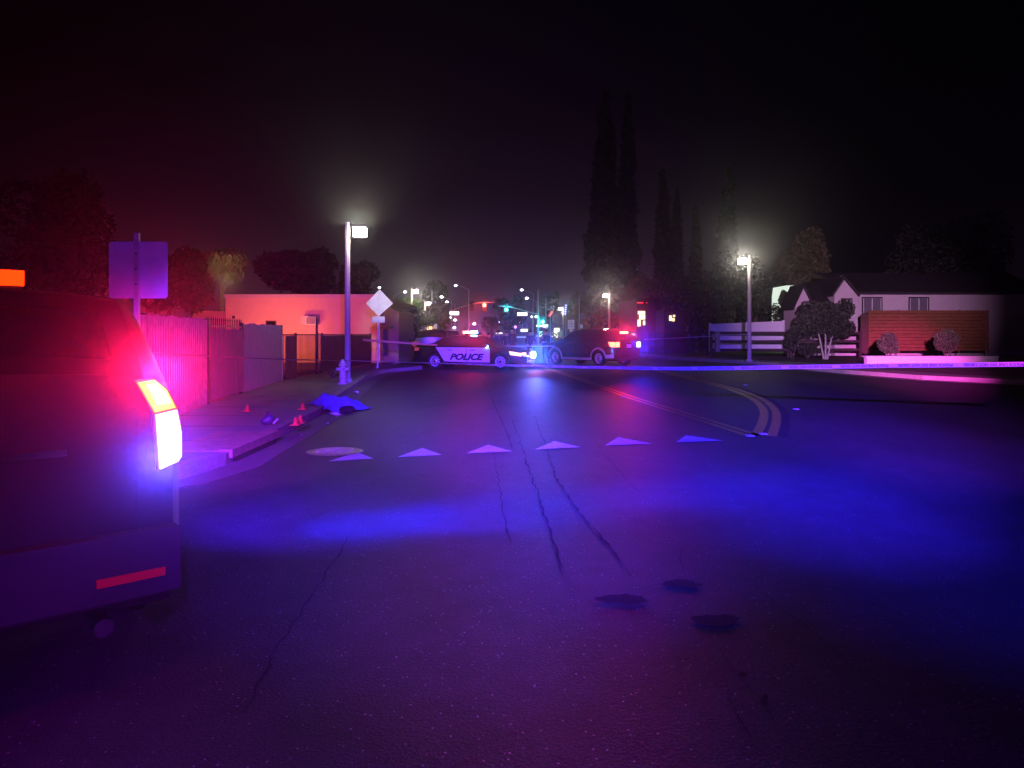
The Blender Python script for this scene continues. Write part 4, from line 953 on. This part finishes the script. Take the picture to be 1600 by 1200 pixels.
def cypress(px, ytop, D, wpx, label, seed, n=5000):
    base = P(px, 560, D); base.z = 0; t = thing('cypress_tree', base, label, 'tree', 0, 'tall dark cypresses')
    zt = P(px, ytop, D).z; w = wpx/F*D/2; bl_ = []; rr = random.Random(seed); k = 16
    for i in range(k):
        f = (i+.5)/k; z = 1.0+(zt-1)*f; wr = w*(1.0-.85*f**2.0)*min(1, .6+2.5*f)*rr.uniform(.85, 1.08)
        bl_.append((base.x+rr.uniform(-.12, .12)*w, D+rr.uniform(-.1, .1)*w, z, wr, wr, (zt-1)/k*.95))
    leaves('crown', bl_, n, .30*D/60, LD, t, seed)
    mb = MB(); mb.tube(base, (base.x, D, zt*.8), .35, .05, 8); mb.build('trunk', BARK, t)
cypress(945, 150, 72, 62, 'tallest broad cypress behind the utility car', 1, 9000)
cypress(980, 150, 76, 36, 'tall slim cypress close on the right of the tallest one', 2, 7000)
cypress(1036, 272, 80, 34, 'middle-height cypress right of the tallest pair', 3, 5000)
cypress(1057, 300, 84, 20, 'slender cypress touching the middle-height one', 4, 4000)
cypress(1087, 322, 86, 18, 'lower slender cypress, left of the lamp by the white fence', 5, 3500)
cypress(1137, 262, 90, 40, 'dim cypress farthest right behind the lamp by the white fence', 6, 5000)
def round_tree(px, py, D, rx, rz, label, m, seed, n=4000, lsize=.12, trunk=BARK, ybase=None, droop=0, gz=0.1, name='leafy_tree', nb=9, stems=1, tr=.12, group=None):
    c = P(px, py, D); base = Vector((c.x, D, gz)); t = thing(name, base, label, 'tree', 0, group); rr = random.Random(seed); bl_ = []
    X, Z = rx/F*D, rz/F*D
    for i in range(nb):
        a = rr.uniform(0, 2*math.pi); q = rr.uniform(.25, .72); bl_.append((c.x+X*q*math.cos(a), D+X*q*math.sin(a)*.8*rr.choice((-1, 1)), c.z+Z*.62*rr.uniform(-1, 1)*(1-q*.3), X*rr.uniform(.3, .5), X*rr.uniform(.3, .5), Z*rr.uniform(.28, .5)))
    leaves('crown', bl_, n, lsize, m, t, seed, droop)
    mb = MB()
    for s_ in range(stems):
        off = (s_-(stems-1)/2)*.16; top_ = Vector((c.x+off*4, D+rr.uniform(-.2, .2), c.z)); mid = Vector((c.x+off*2.0, D, gz+(c.z-gz)*.5)); mb.tube(base+Vector((off*.6, 0, 0)), mid, tr, tr*.75, 8); mb.tube(mid, top_, tr*.75, tr*.35, 8)
        for k in range(3):
            e = rr.choice(bl_); mb.tube(mid.lerp(top_, .3+.25*k), (e[0], e[1], e[2]), tr*.4, tr*.1, 6)
    mb.build('trunk', trunk, t)
    return t
round_tree(1290, 498, 43, 46, 30, 'round-crowned small tree with pale forked trunk before the gabled house', LD, 11, 9000, .10, BARKW, gz=.14, stems=3, tr=.06, nb=14)
round_tree(1238, 525, 44, 14, 22, 'thin shrub-like tree between the rails and the round-crowned tree', LD, 12, 900, .10, BARK, stems=2, tr=.03)
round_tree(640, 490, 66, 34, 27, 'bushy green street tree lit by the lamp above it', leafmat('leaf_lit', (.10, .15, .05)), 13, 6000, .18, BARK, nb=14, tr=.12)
round_tree(643, 500, 47, 16, 26, 'thin dark street tree with a straight trunk in front of the bushy green one', LD, 23, 1200, .12, BARK, tr=.10)
round_tree(682, 492, 100, 26, 22, 'dim green tree behind the left signal pole', LO, 14, 3000, .3, BARK, gz=0)
round_tree(683, 462, 180, 22, 26, 'dark round treetop behind the left mast arm', LD, 15, 2500, .6, BARK, gz=0, tr=.5)
round_tree(797, 490, 170, 26, 28, 'dark tree behind the green signal', LD, 16, 3500, .5, BARK, gz=0, tr=.4)
round_tree(768, 505, 200, 14, 18, 'small dark treetop right of the street end', LD, 26, 1500, .5, BARK, gz=0, tr=.4)
round_tree(862, 476, 130, 14, 24, 'dark tree right of the thin utility poles', LD, 17, 2500, .4, BARK, gz=0, tr=.3)
round_tree(904, 470, 112, 22, 20, 'dark broad tree over the far reddish building', LD, 18, 3000, .35, BARK, gz=0, tr=.3)
round_tree(346, 414, 46, 46, 24, 'hanging-leaf tree above the low wing, its leaves lit yellow', LO, 19, 4500, .26, BARK, droop=1, nb=16, tr=.2)
round_tree(462, 425, 60, 62, 48, 'dark round tree above the flat roof of the peach building', LD, 20, 7000, .26, BARK, nb=16, tr=.3)
round_tree(560, 440, 58, 36, 36, 'dim tree behind the tall lamp pole', LO, 24, 4000, .22, BARK, nb=12, tr=.25)
round_tree(265, 440, 40, 62, 60, 'dark tree behind the slat fence near the large sign', LD, 21, 6000, .2, BARK, nb=16, tr=.25)
round_tree(90, 380, 36, 95, 110, 'dark tree beyond the fence at the left end of the street side', LD, 31, 6000, .2, BARK, nb=16, tr=.3)
round_tree(1015, 470, 70, 30, 55, 'dark dense tree right of the tall cypresses', LD, 22, 5000, .25, BARK, nb=12, tr=.3)
round_tree(1085, 470, 62, 62, 52, 'dark dense tree left of the lamp by the white fence', LD, 25, 9000, .22, BARK, nb=18, tr=.3)
round_tree(1180, 455, 66, 60, 62, 'dark dense tree behind the white fence', LD, 27, 9000, .22, BARK, nb=18, tr=.3)
round_tree(1262, 400, 70, 44, 70, 'dim high tree behind the left gable of the house', LO, 28, 5000, .25, BARK, nb=14, tr=.35)
round_tree(1480, 400, 72, 90, 90, 'dark high tree behind the right end of the house', LD, 29, 6000, .25, BARK, nb=14, tr=.35)
def bush(px, py, D, rx, rz, label, m, seed, n, ls=.05, gz=.14):
    c = P(px, py, D); t = thing('garden_bush', (c.x, D, gz), label, 'bush'); X, Z = rx/F*D, rz/F*D
    rr = random.Random(seed); bl_ = [(c.x, D, c.z-Z*.1, X*.7, X*.7, Z*.8)]
    for k in range(12):
        a_ = rr.uniform(0, 6.3); q = rr.uniform(.45, .72); bl_.append((c.x+X*q*math.cos(a_), D+X*q*math.sin(a_)*.8, c.z+Z*rr.uniform(-.6, .62), X*rr.uniform(.22, .42), X*.35, Z*rr.uniform(.22, .4)))
    leaves('foliage', bl_, n, ls, m, t, seed, 0, .5)
    mb = MB(); 
    for k in range(4): mb.tube((c.x, D, gz-.05), (c.x+math.cos(k*1.6)*X*.5, D+math.sin(k*1.6)*X*.4, c.z), .03, .01, 6)
    mb.build('stem', BARK, t)
bush(1388, 534, 36.5, 17, 20, 'clipped round bush behind the low magenta-lit wall', LG, 41, 5000, .05)
bush(1480, 530, 36.5, 22, 22, 'second clipped bush, behind the far end of the low wall', LG, 42, 5000, .05)
bush(1262, 545, 45, 20, 10, 'low loose shrubs under the dark rails by the house', LD, 43, 1500, .07)
bush(520, 582, 24.5, 10, 6, 'small weeds at the foot of the iron railing near the hydrant', LO, 44, 250, .05)
bush(1231, 508, 55.5, 30, 36, 'dark ragged shrubs in front of the floodlit shed', LD, 46, 4000, .11)
bush(1225, 466, 56.5, 10, 16, 'narrow dark shrub beside the floodlit shed', LD, 47, 900, .11)
def palm(px, py, D, rp, label, seed, lit, gz=0):
    c = P(px, py, D); t = thing('palm_tree', (c.x, D, gz), label, 'tree', 0, 'palms'); rr = random.Random(seed); R_ = rp/F*D
    mb = MB(); mb.tube((c.x, D, gz), c, .2, .14, 8); mb.build('trunk', BARK, t)
    mb = MB()
    for k in range(22):
        a = rr.uniform(0, 2*math.pi); el = rr.uniform(-.3, 1.0); prev = c; pts_ = []
        for s_ in range(7):
            f = s_/6; pts_.append(c+Vector((math.cos(a)*R_*f, math.sin(a)*R_*f, R_*(el*f-.95*f*f))))
        for q, (p, p2) in enumerate(zip(pts_, pts_[1:])):
            sd = Vector((-math.sin(a), math.cos(a), 0))*R_*.13*(1-.5*q/6)
            dn = Vector((0, 0, -R_*.10)); mb.add([p, p2, p2+sd+dn, p+sd+dn], [(0, 1, 2, 3)]); mb.add([p, p2, p2-sd+dn, p-sd+dn], [(0, 1, 2, 3)])
    mb.build('fronds', lit, t, recalc=False)
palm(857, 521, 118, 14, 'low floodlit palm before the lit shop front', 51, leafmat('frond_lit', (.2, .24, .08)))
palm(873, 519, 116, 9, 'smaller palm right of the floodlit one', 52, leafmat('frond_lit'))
palm(770, 497, 190, 12, 'dark palm silhouette right of the red signal', 53, LD)
palm(900, 478, 104, 22, 'tall drooping palm beside the blue neon sign', 54, LO)
point('shop_flood', P(868, 522, 114), (1, 1, .8), 120, .3)
point('tree_flood', P(352, 440, 44), (1, .8, .4), 120, .2)

# ================================================================ SMALL THINGS ON THE PAVEMENT
# covered shape: blue sheet draped over the kerb
def hgt(u, v):
    """u 0..1 along, v 0..1 across"""
    env = max(0, math.sin(math.pi*min(1, max(0, u)))**.5)*max(0, math.sin(math.pi*v))**.8
    body = .26*math.exp(-((v-.5)/.25)**2)*(.55+.45*math.sin(u*5.2+.6))
    return env*body
t = thing('blue_sheet', G(520, 632), 'blue sheet draped over a low form lying across the kerb', 'sheet')
mb = MB(); vs = []; NU, NV = 48, 26; rr = random.Random(3)
A = Vector((-4.12, 14.85)); B = Vector((-2.98, 15.30))
for i in range(NU+1):
    u = i/NU
    for k in range(NV+1):
        v = k/NV; pinch = min(1, .35+2.2*u)*min(1, .30+2.4*(1-u))
        p = A.lerp(B, u) + Vector((.10*v, 1.15*((v-.5)*pinch+.5)-.10+.05*math.sin(u*11)*(1-v)))
        kx = -3.66-(p.y-14.5)*.118; gz_ = .15 if p.x < kx-.02 else max(.008, .15-(p.x-kx+.02)*3)
        su = min(1, u/.28)*min(1, (1-u)/.42); su = su*su*(3-2*su); sv = min(1, v/.42)*min(1, (1-v)/.30); sv = sv*sv*(3-2*sv)
        topz = .33+.035*math.sin(u*6+1)-.10*u+.02*math.sin(v*14+u*4)
        z = gz_+.014+(topz-gz_)*su*sv + su*.034*math.sin(u*17-v*9)*(1-sv*.5) + .014*math.sin(u*31+v*13)*su + .03*abs(math.sin((u-v)*5))*su*(1-sv)
        vs.append((p.x, p.y, z+.004*rr.random()))
mb.add(vs, [(i*(NV+1)+k, (i+1)*(NV+1)+k, (i+1)*(NV+1)+k+1, i*(NV+1)+k+1) for i in range(NU) for k in range(NV)])
mb.build('cloth', mat('blue_cloth', (.09, .12, .42), .75, noise=.1, nscale=6, bump=.15), t, smooth=True)
bt = thing('dark_bundle', (-3.19, 14.98, 0), 'dark bundle showing at the open end of the blue sheet', 'bundle')
mb = MB(); c = Vector((-3.19, 14.98, 0)); mb.ell((c.x, c.y, .085), .135, .12, .075, 14, 8); mb.ell((c.x-.09, c.y, .075), .09, .08, .07); mb.build('folded_cloth', mat('black_cloth', (.006, .006, .007), .95), bt, smooth=True)
def litter(px, py, s, z, label, seed, m=None):
    rr = random.Random(seed); c = G(px, py, z); vs = []
    for i in range(7): a = 2*math.pi*i/7; vs.append((c.x+s*math.cos(a)*rr.uniform(.5, 1.1), c.y+s*math.sin(a)*rr.uniform(.5, 1.1), z+.012+rr.random()*.05*s/.1))
    vs.append((c.x, c.y, z+.05*s/.1)); mb = MB(); mb.add(vs, [(i, (i+1) % 7, 7) for i in range(7)]); mb.add([(x, y, max(z+.005, zz-.004)) for x, y, zz in vs[:7]], [tuple(range(7))[::-1]])
    return tag(mb.build('paper_litter', m or mat('pale_paper', (.6, .55, .5), .8)), label, 'litter', 'litter in the gutter')
litter(556, 615, .13, .005, 'crumpled pale paper in the gutter above the blue sheet', 1)
litter(522, 649, .12, .005, 'pale plastic scrap in the gutter just below the blue sheet', 2); litter(533, 646, .08, .005, 'small pale scrap touching the lower edge of the blue sheet', 3)
litter(471, 681, .03, .005, 'tiny pale bit in the gutter below the evidence cones', 4); litter(512, 663, .03, .005, 'tiny pale bit in the gutter between sheet and cones', 5)
litter(555, 641, .05, .005, 'small white scrap at the open end of the blue sheet', 6); litter(570, 638, .035, .005, 'small white bit right of the blue sheet', 7)
litter(388, 710, .03, .005, 'tiny pale bit at the foot of the storm drain', 8)
M_CONE = mat('cone_orange', (.85, .09, .04), .5, emit=(1, .05, .02), es=0.0)
def cone(px, py, z, label, hh=.125, first=[None]):
    p = G(px, py, z); p.z = z+.002
    if first[0]: return copy_tree(first[0], None, p, 0, label)
    t = thing('evidence_cone', p, label, 'cone', 0, 'small orange evidence cones'); first[0] = t
    mb = MB(); mb.box(-.075, .075, -.075, .075, 0, .012); mb.build('base', M_CONE, t, local=True)
    mb = MB(); mb.lathe([(.05, .012), (.014, hh-.004), (.008, hh), (.001, hh)], n=16); mb.build('cone_body', M_CONE, t, local=True, smooth=True)
cone(386, 643, .145, 'small orange cone alone in the middle of the pavement'); cone(473, 640, .147, 'small orange cone at the corner of the blue sheet')
cone(462, 664.5, .150, 'left one of the two small orange cones on the kerb'); cone(469, 661, .150, 'right one of the two small orange cones on the kerb')
c = G(420, 664, .147); t = thing('small_bag', c, 'small dark rounded bag lying on the pavement beside the storm drain', 'bag')
mb = MB(); mb.ell((c.x, c.y, .235), .095, .07, .085, 14, 8); mb.ell((c.x-.03, c.y-.02, .22), .09, .07, .075, 12, 8); mb.build('pouch', mat('dark_nylon', (.05, .05, .09), .35, bump=.5, nscale=20), t, smooth=True)
mb = MB(); mb.path([Vector((c.x-.04, c.y, .31)), Vector((c.x-.02, c.y, .35)), Vector((c.x+.03, c.y, .345)), Vector((c.x+.05, c.y, .30))], .009); mb.build('handle', M_PLAST, t)
mb = MB(); mb.bar((c.x+.08, c.y-.03, .17), (c.x+.16, c.y-.05, .25), .02, .03); mb.build('strap', mat('pale_strap', (.4, .33, .28), .7), t)

# ================================================================ POLICE TAPE
M_TAPE = mat('white_tape', (.48, .47, .38), .45, emit=(.8, .6, .9), es=0.0); 
def tape(pts, label, twist, width=.064, letters=None, m=M_TAPE):
    """pts world points; twist(s 0..1) angle from vertical in radians"""
    L = [Vector(p) for p in pts]; fine = []
    for a, b2 in zip(L, L[1:]):
        n = max(2, int((b2-a).length/.25))
        for i in range(n):
            f = i/n; q = a.lerp(b2, f); q.z -= .004*(b2-a).length*4*f*(1-f)*.3; fine.append(q)
    fine.append(L[-1]); N_ = len(fine); vs = []; fr = []
    for i, p in enumerate(fine):
        d = (fine[min(i+1, N_-1)]-fine[max(0, i-1)]).normalized(); side = d.cross(Vector((0, 0, 1))).normalized(); an = twist(i/(N_-1))
        w = Vector((0, 0, 1))*math.cos(an)+side*math.sin(an); vs += [p-w*width/2, p+w*width/2]; fr.append((p, d, w))
    mb = MB(); mb.add(vs, [(2*i, 2*i+2, 2*i+3, 2*i+1) for i in range(N_-1)])
    t = thing('police_tape', L[0], label, 'tape', 0, 'police tape')
    mb.build('ribbon', m, t, smooth=True, recalc=False)
    return t, fr
p1 = P(214, 550, 10.0)+Vector((0, -.04, 0)); p2 = P(541, 563, 22.3)
tape([p1, p1.lerp(p2, .5)+Vector((0, 0, -.03)), p2], 'thin tape stretched from the large sign post to the tall lamp pole', lambda s: 1.25+.15*math.sin(s*9))
pts = [P(541, 563, 22.3), P(620, 565.5, 20.6), P(720, 568.5, 18.5), P(860, 572.5, 16.6), P(1060, 576, 14.3), P(1240, 573.5, 12.7), P(1400, 571, 11.5), P(1640, 568.5, 10.2)]
tw = lambda s: 1.12*max(0, min(1, (.80-s)/.5))+.08*math.sin(s*14)
tp, fr = tape(pts, 'long white police line tape with black lettering stretched across the road', tw)
# lettering along the ribbon, hung upside down as in the photo
cu = bpy.data.curves.new('tape_text', 'FONT'); cu.body = 'POLICE LINE DO NOT CROSS'; cu.size = .055; cu.align_y = 'CENTER'; cu.offset = .0012
tmp = link(bpy.data.objects.new('tmp_text', cu)); bpy.context.view_layer.update()
tme = bpy.data.meshes.new_from_object(tmp.evaluated_get(bpy.context.evaluated_depsgraph_get())); bpy.data.objects.remove(tmp)
tv = [v.co.copy() for v in tme.vertices]; tf = [tuple(p.vertices) for p in tme.polygons]; tw_ = max(v.x for v in tv); zc = (max(v.y for v in tv)+min(v.y for v in tv))/2
cum = [0]
for a, b2 in zip(fr, fr[1:]): cum.append(cum[-1]+(b2[0]-a[0]).length)
def at_s(s):
    i = 0
    while i < len(cum)-2 and cum[i+1] < s: i += 1
    f = (s-cum[i])/(cum[i+1]-cum[i]); p = fr[i][0].lerp(fr[i+1][0], f); return p, fr[i][1].lerp(fr[i+1][1], f), fr[i][2].lerp(fr[i+1][2], f)
M_TXT = mat('tape_black_print', (.01, .01, .01), .6)
s0 = 3.0
while s0+tw_ < cum[-1]:
    vs = []
    for v in tv:
        p, d, w = at_s(s0+(tw_-v.x)); nrm = d.cross(w).normalized()
        if nrm.y > 0: nrm = -nrm
        vs.append(p - w*(v.y-zc) + nrm*.0025)
    mb = MB(); mb.add(vs, tf); mb.build('tape_lettering', M_TXT, tp, recalc=False)
    s0 += tw_+.14
tape([P(567, 531, 30.5), P(620, 535, 31), P(683, 539, 32.6)], 'tape from the iron railing to the rear of the police sedan, lit orange', lambda s: .1+.3*s, .085, m=mat('orange_lit_tape', (.8, .45, .2), .5))
tape([onsed(1.0, -1.05, 1.03), P(800, 541, 36), P(866, 540.5, 39)], 'short tape between the police sedan mirror and the utility car', lambda s: .4, .06)
tape([P(1006, 530.5, 36.0), P(1090, 526.5, 37.5), P(1169, 521.5, 38.9)], 'faint tape from the utility car to the lamp by the white fence', lambda s: .6, .05)

# ================================================================ PEOPLE
SKIN = mat('skin', (.50, .30, .23), .6); UNI = mat('dark_uniform', (.022, .024, .04), .8); HAIR = mat('dark_hair', (.02, .015, .012), .7)
def person(px, D, rz, label, hgt_=1.78, pose='stand', cap=False, jacket=1.0):
    base = Vector((P(px, 0, D).x, D, 0)); t = thing('person', base, label, 'person', rz, 'officers standing behind the police sedan'); s = hgt_/1.78
    if pose == 'phone': arms = {1: [(.205, .02, 1.12), (.12, .24, 1.22), (.05, .27, 1.36)], -1: [(-.21, .03, 1.12), (-.05, .22, 1.10), (.06, .24, 1.13)]}
    elif pose == 'belt': arms = {1: [(.27, -.04, 1.14), (.18, .14, 1.02), (.13, .18, 1.0)], -1: [(-.27, -.04, 1.14), (-.18, .14, 1.02), (-.13, .18, 1.0)]}
    else: arms = {1: [(.25, -.01, 1.14), (.27, .06, .90), (.27, .10, .82)], -1: [(-.25, -.01, 1.14), (-.27, .06, .90), (-.27, .10, .82)]}
    V = [(0, 0, .96), (0, .0, 1.12), (0, -.01, 1.30), (0, -.01, 1.45), (0, .0, 1.52), (0, .015, 1.58), (0, .02, 1.67), (0, .01, 1.735)]
    Rr = [(.16, .13), (.15, .115), (.18*jacket, .125*jacket), (.12, .10), (.06, .06), (.065, .075), (.078, .095), (.055, .065)]
    E = [(0, 1), (1, 2), (2, 3), (3, 4), (4, 5), (5, 6), (6, 7)]
    for sg in (1, -1):
        i0 = len(V); V += [(sg*.175, -.01, 1.42)] + arms[sg]; Rr += [(.075*jacket, .075*jacket), (.055*jacket, .055), (.040, .040), (.026, .038)]
        E += [(3, i0), (i0, i0+1), (i0+1, i0+2), (i0+2, i0+3)]
        j0 = len(V); V += [(sg*.10, 0, .88), (sg*.12, .02, .50), (sg*.13, -.02, .09), (sg*.14, .10, .045), (sg*.145, .17, .035)]; Rr += [(.10, .10), (.07, .07), (.05, .055), (.05, .045), (.045, .035)]
        E += [(0, j0), (j0, j0+1), (j0+1, j0+2), (j0+2, j0+3), (j0+3, j0+4)]
    me = bpy.data.meshes.new('p'); me.from_pydata([Vector(v)*s for v in V], E, []); o = link(bpy.data.objects.new('tmp_body', me))
    sk = o.modifiers.new('s', 'SKIN'); sk.use_smooth_shade = True
    for i, r in enumerate(Rr): me.skin_vertices[0].data[i].radius = (r[0]*s, r[1]*s)
    me.skin_vertices[0].data[0].use_root = True
    ss = o.modifiers.new('b', 'SUBSURF'); ss.levels = 1; ss.render_levels = 1
    bpy.context.view_layer.update(); ev = bpy.data.meshes.new_from_object(o.evaluated_get(bpy.context.evaluated_depsgraph_get())); bpy.data.objects.remove(o)
    bm = bmesh.new(); bm.from_mesh(ev)
    def ell(c, r): 
        q = bmesh.ops.create_uvsphere(bm, u_segments=8, v_segments=6, radius=1); bmesh.ops.scale(bm, vec=r, verts=q['verts']); bmesh.ops.translate(bm, vec=Vector(c)*s, verts=q['verts'])
    ell((0, .115, 1.645), (.014, .02, .02)); ell((.082, .01, 1.65), (.012, .02, .03)); ell((-.082, .01, 1.65), (.012, .02, .03))
    for sg in (1, -1):
        h_ = Vector(arms[sg][2]); d = (h_-Vector(arms[sg][1])).normalized(); sd = d.cross(Vector((0, 1, .3))).normalized()
        for k in range(4): ell(h_+d*(.06-.008*abs(k-1.5))+sd*(k-1.5)*.019, (.011, .011, .030))
        ell(h_-sd*.045+d*.01, (.012, .012, .026))
    bm.to_mesh(ev); bm.free(); ev.materials.clear(); ev.materials.append(UNI); ev.materials.append(SKIN)
    hands = [Vector(arms[sg][2])*s for sg in (1, -1)]
    for p in ev.polygons:
        p.use_smooth = True; c = p.center
        if c.z > 1.50*s or any((c-h).length < .085*s for h in hands): p.material_index = 1
    ev.name = 'body'; body = link(bpy.data.objects.new('body', ev)); body.parent = t
    mb = MB()
    if cap:
        mb.ell((0, .01*s, 1.735*s), .105*s, .12*s, .055*s); mb.ell((0, .11*s, 1.705*s), .075*s, .06*s, .012*s); mb.build('cap', UNI, t, local=True, smooth=True)
    else:
        mb.ell((0, -.012*s, 1.70*s), .094*s, .115*s, .082*s); mb.build('hair', HAIR, t, local=True, smooth=True)
    mb = MB(); mb.lathe([(.001, .93*s), (.175, .93*s), (.18, .96*s), (.175, .985*s), (.001, .985*s)], n=14, M=Matrix.Diagonal((1, .82, 1))); 
    for a in (-2.6, -.4, .5, 1.4): mb.box(.17*math.cos(a)-.03, .17*math.cos(a)+.03, .14*math.sin(a)-.03, .14*math.sin(a)+.03, .89*s, 1.0*s)
    mb.build('duty_belt', M_PLAST, t, local=True)
    return t
person(853, 40.0, R(150), 'officer standing apart by the utility car bonnet, hand raised to chin', 1.80, 'phone')
person(829, 41.0, R(170), 'broad officer in dark jacket between the grouped officers and the one by the bonnet', 1.76, 'belt', jacket=1.25)
person(801, 39.5, R(60), 'officer in a peaked cap seen from the side behind the sedan bonnet', 1.86, 'belt', cap=True, jacket=1.2)
person(791, 40.8, R(200), 'bareheaded officer half behind the one in the cap', 1.72, 'stand')
person(778, 40.0, R(160), 'officer lit red by the roof beacons behind the sedan windscreen', 1.76, 'stand', jacket=1.15)
person(764, 42.0, R(200), 'shorter officer nearest to the roof beacons, lit red', 1.62, 'stand')
# ================================================================ AIR (haze added to give the lamps halos)
mb = MB(); mb.box(-260, 260, -60, 460, -1.2, 70)
hz = mb.build('haze', None or mat('haze'), None); hm = bpy.data.materials.new('haze_air'); hm.use_nodes = True; t_ = hm.node_tree; t_.nodes.clear()
o_ = N(t_, 'ShaderNodeOutputMaterial'); v_ = N(t_, 'ShaderNodeVolumePrincipled'); v_.inputs['Density'].default_value = HAZE; v_.inputs['Color'].default_value = (.9, .9, .95, 1); v_.inputs['Anisotropy'].default_value = .965
t_.links.new(v_.outputs[0], o_.inputs['Volume']); hz.data.materials.clear(); hz.data.materials.append(hm); tag(hz, 'thin haze over the whole street, added for lamp halos', 'haze', None, 'stuff')
#@END
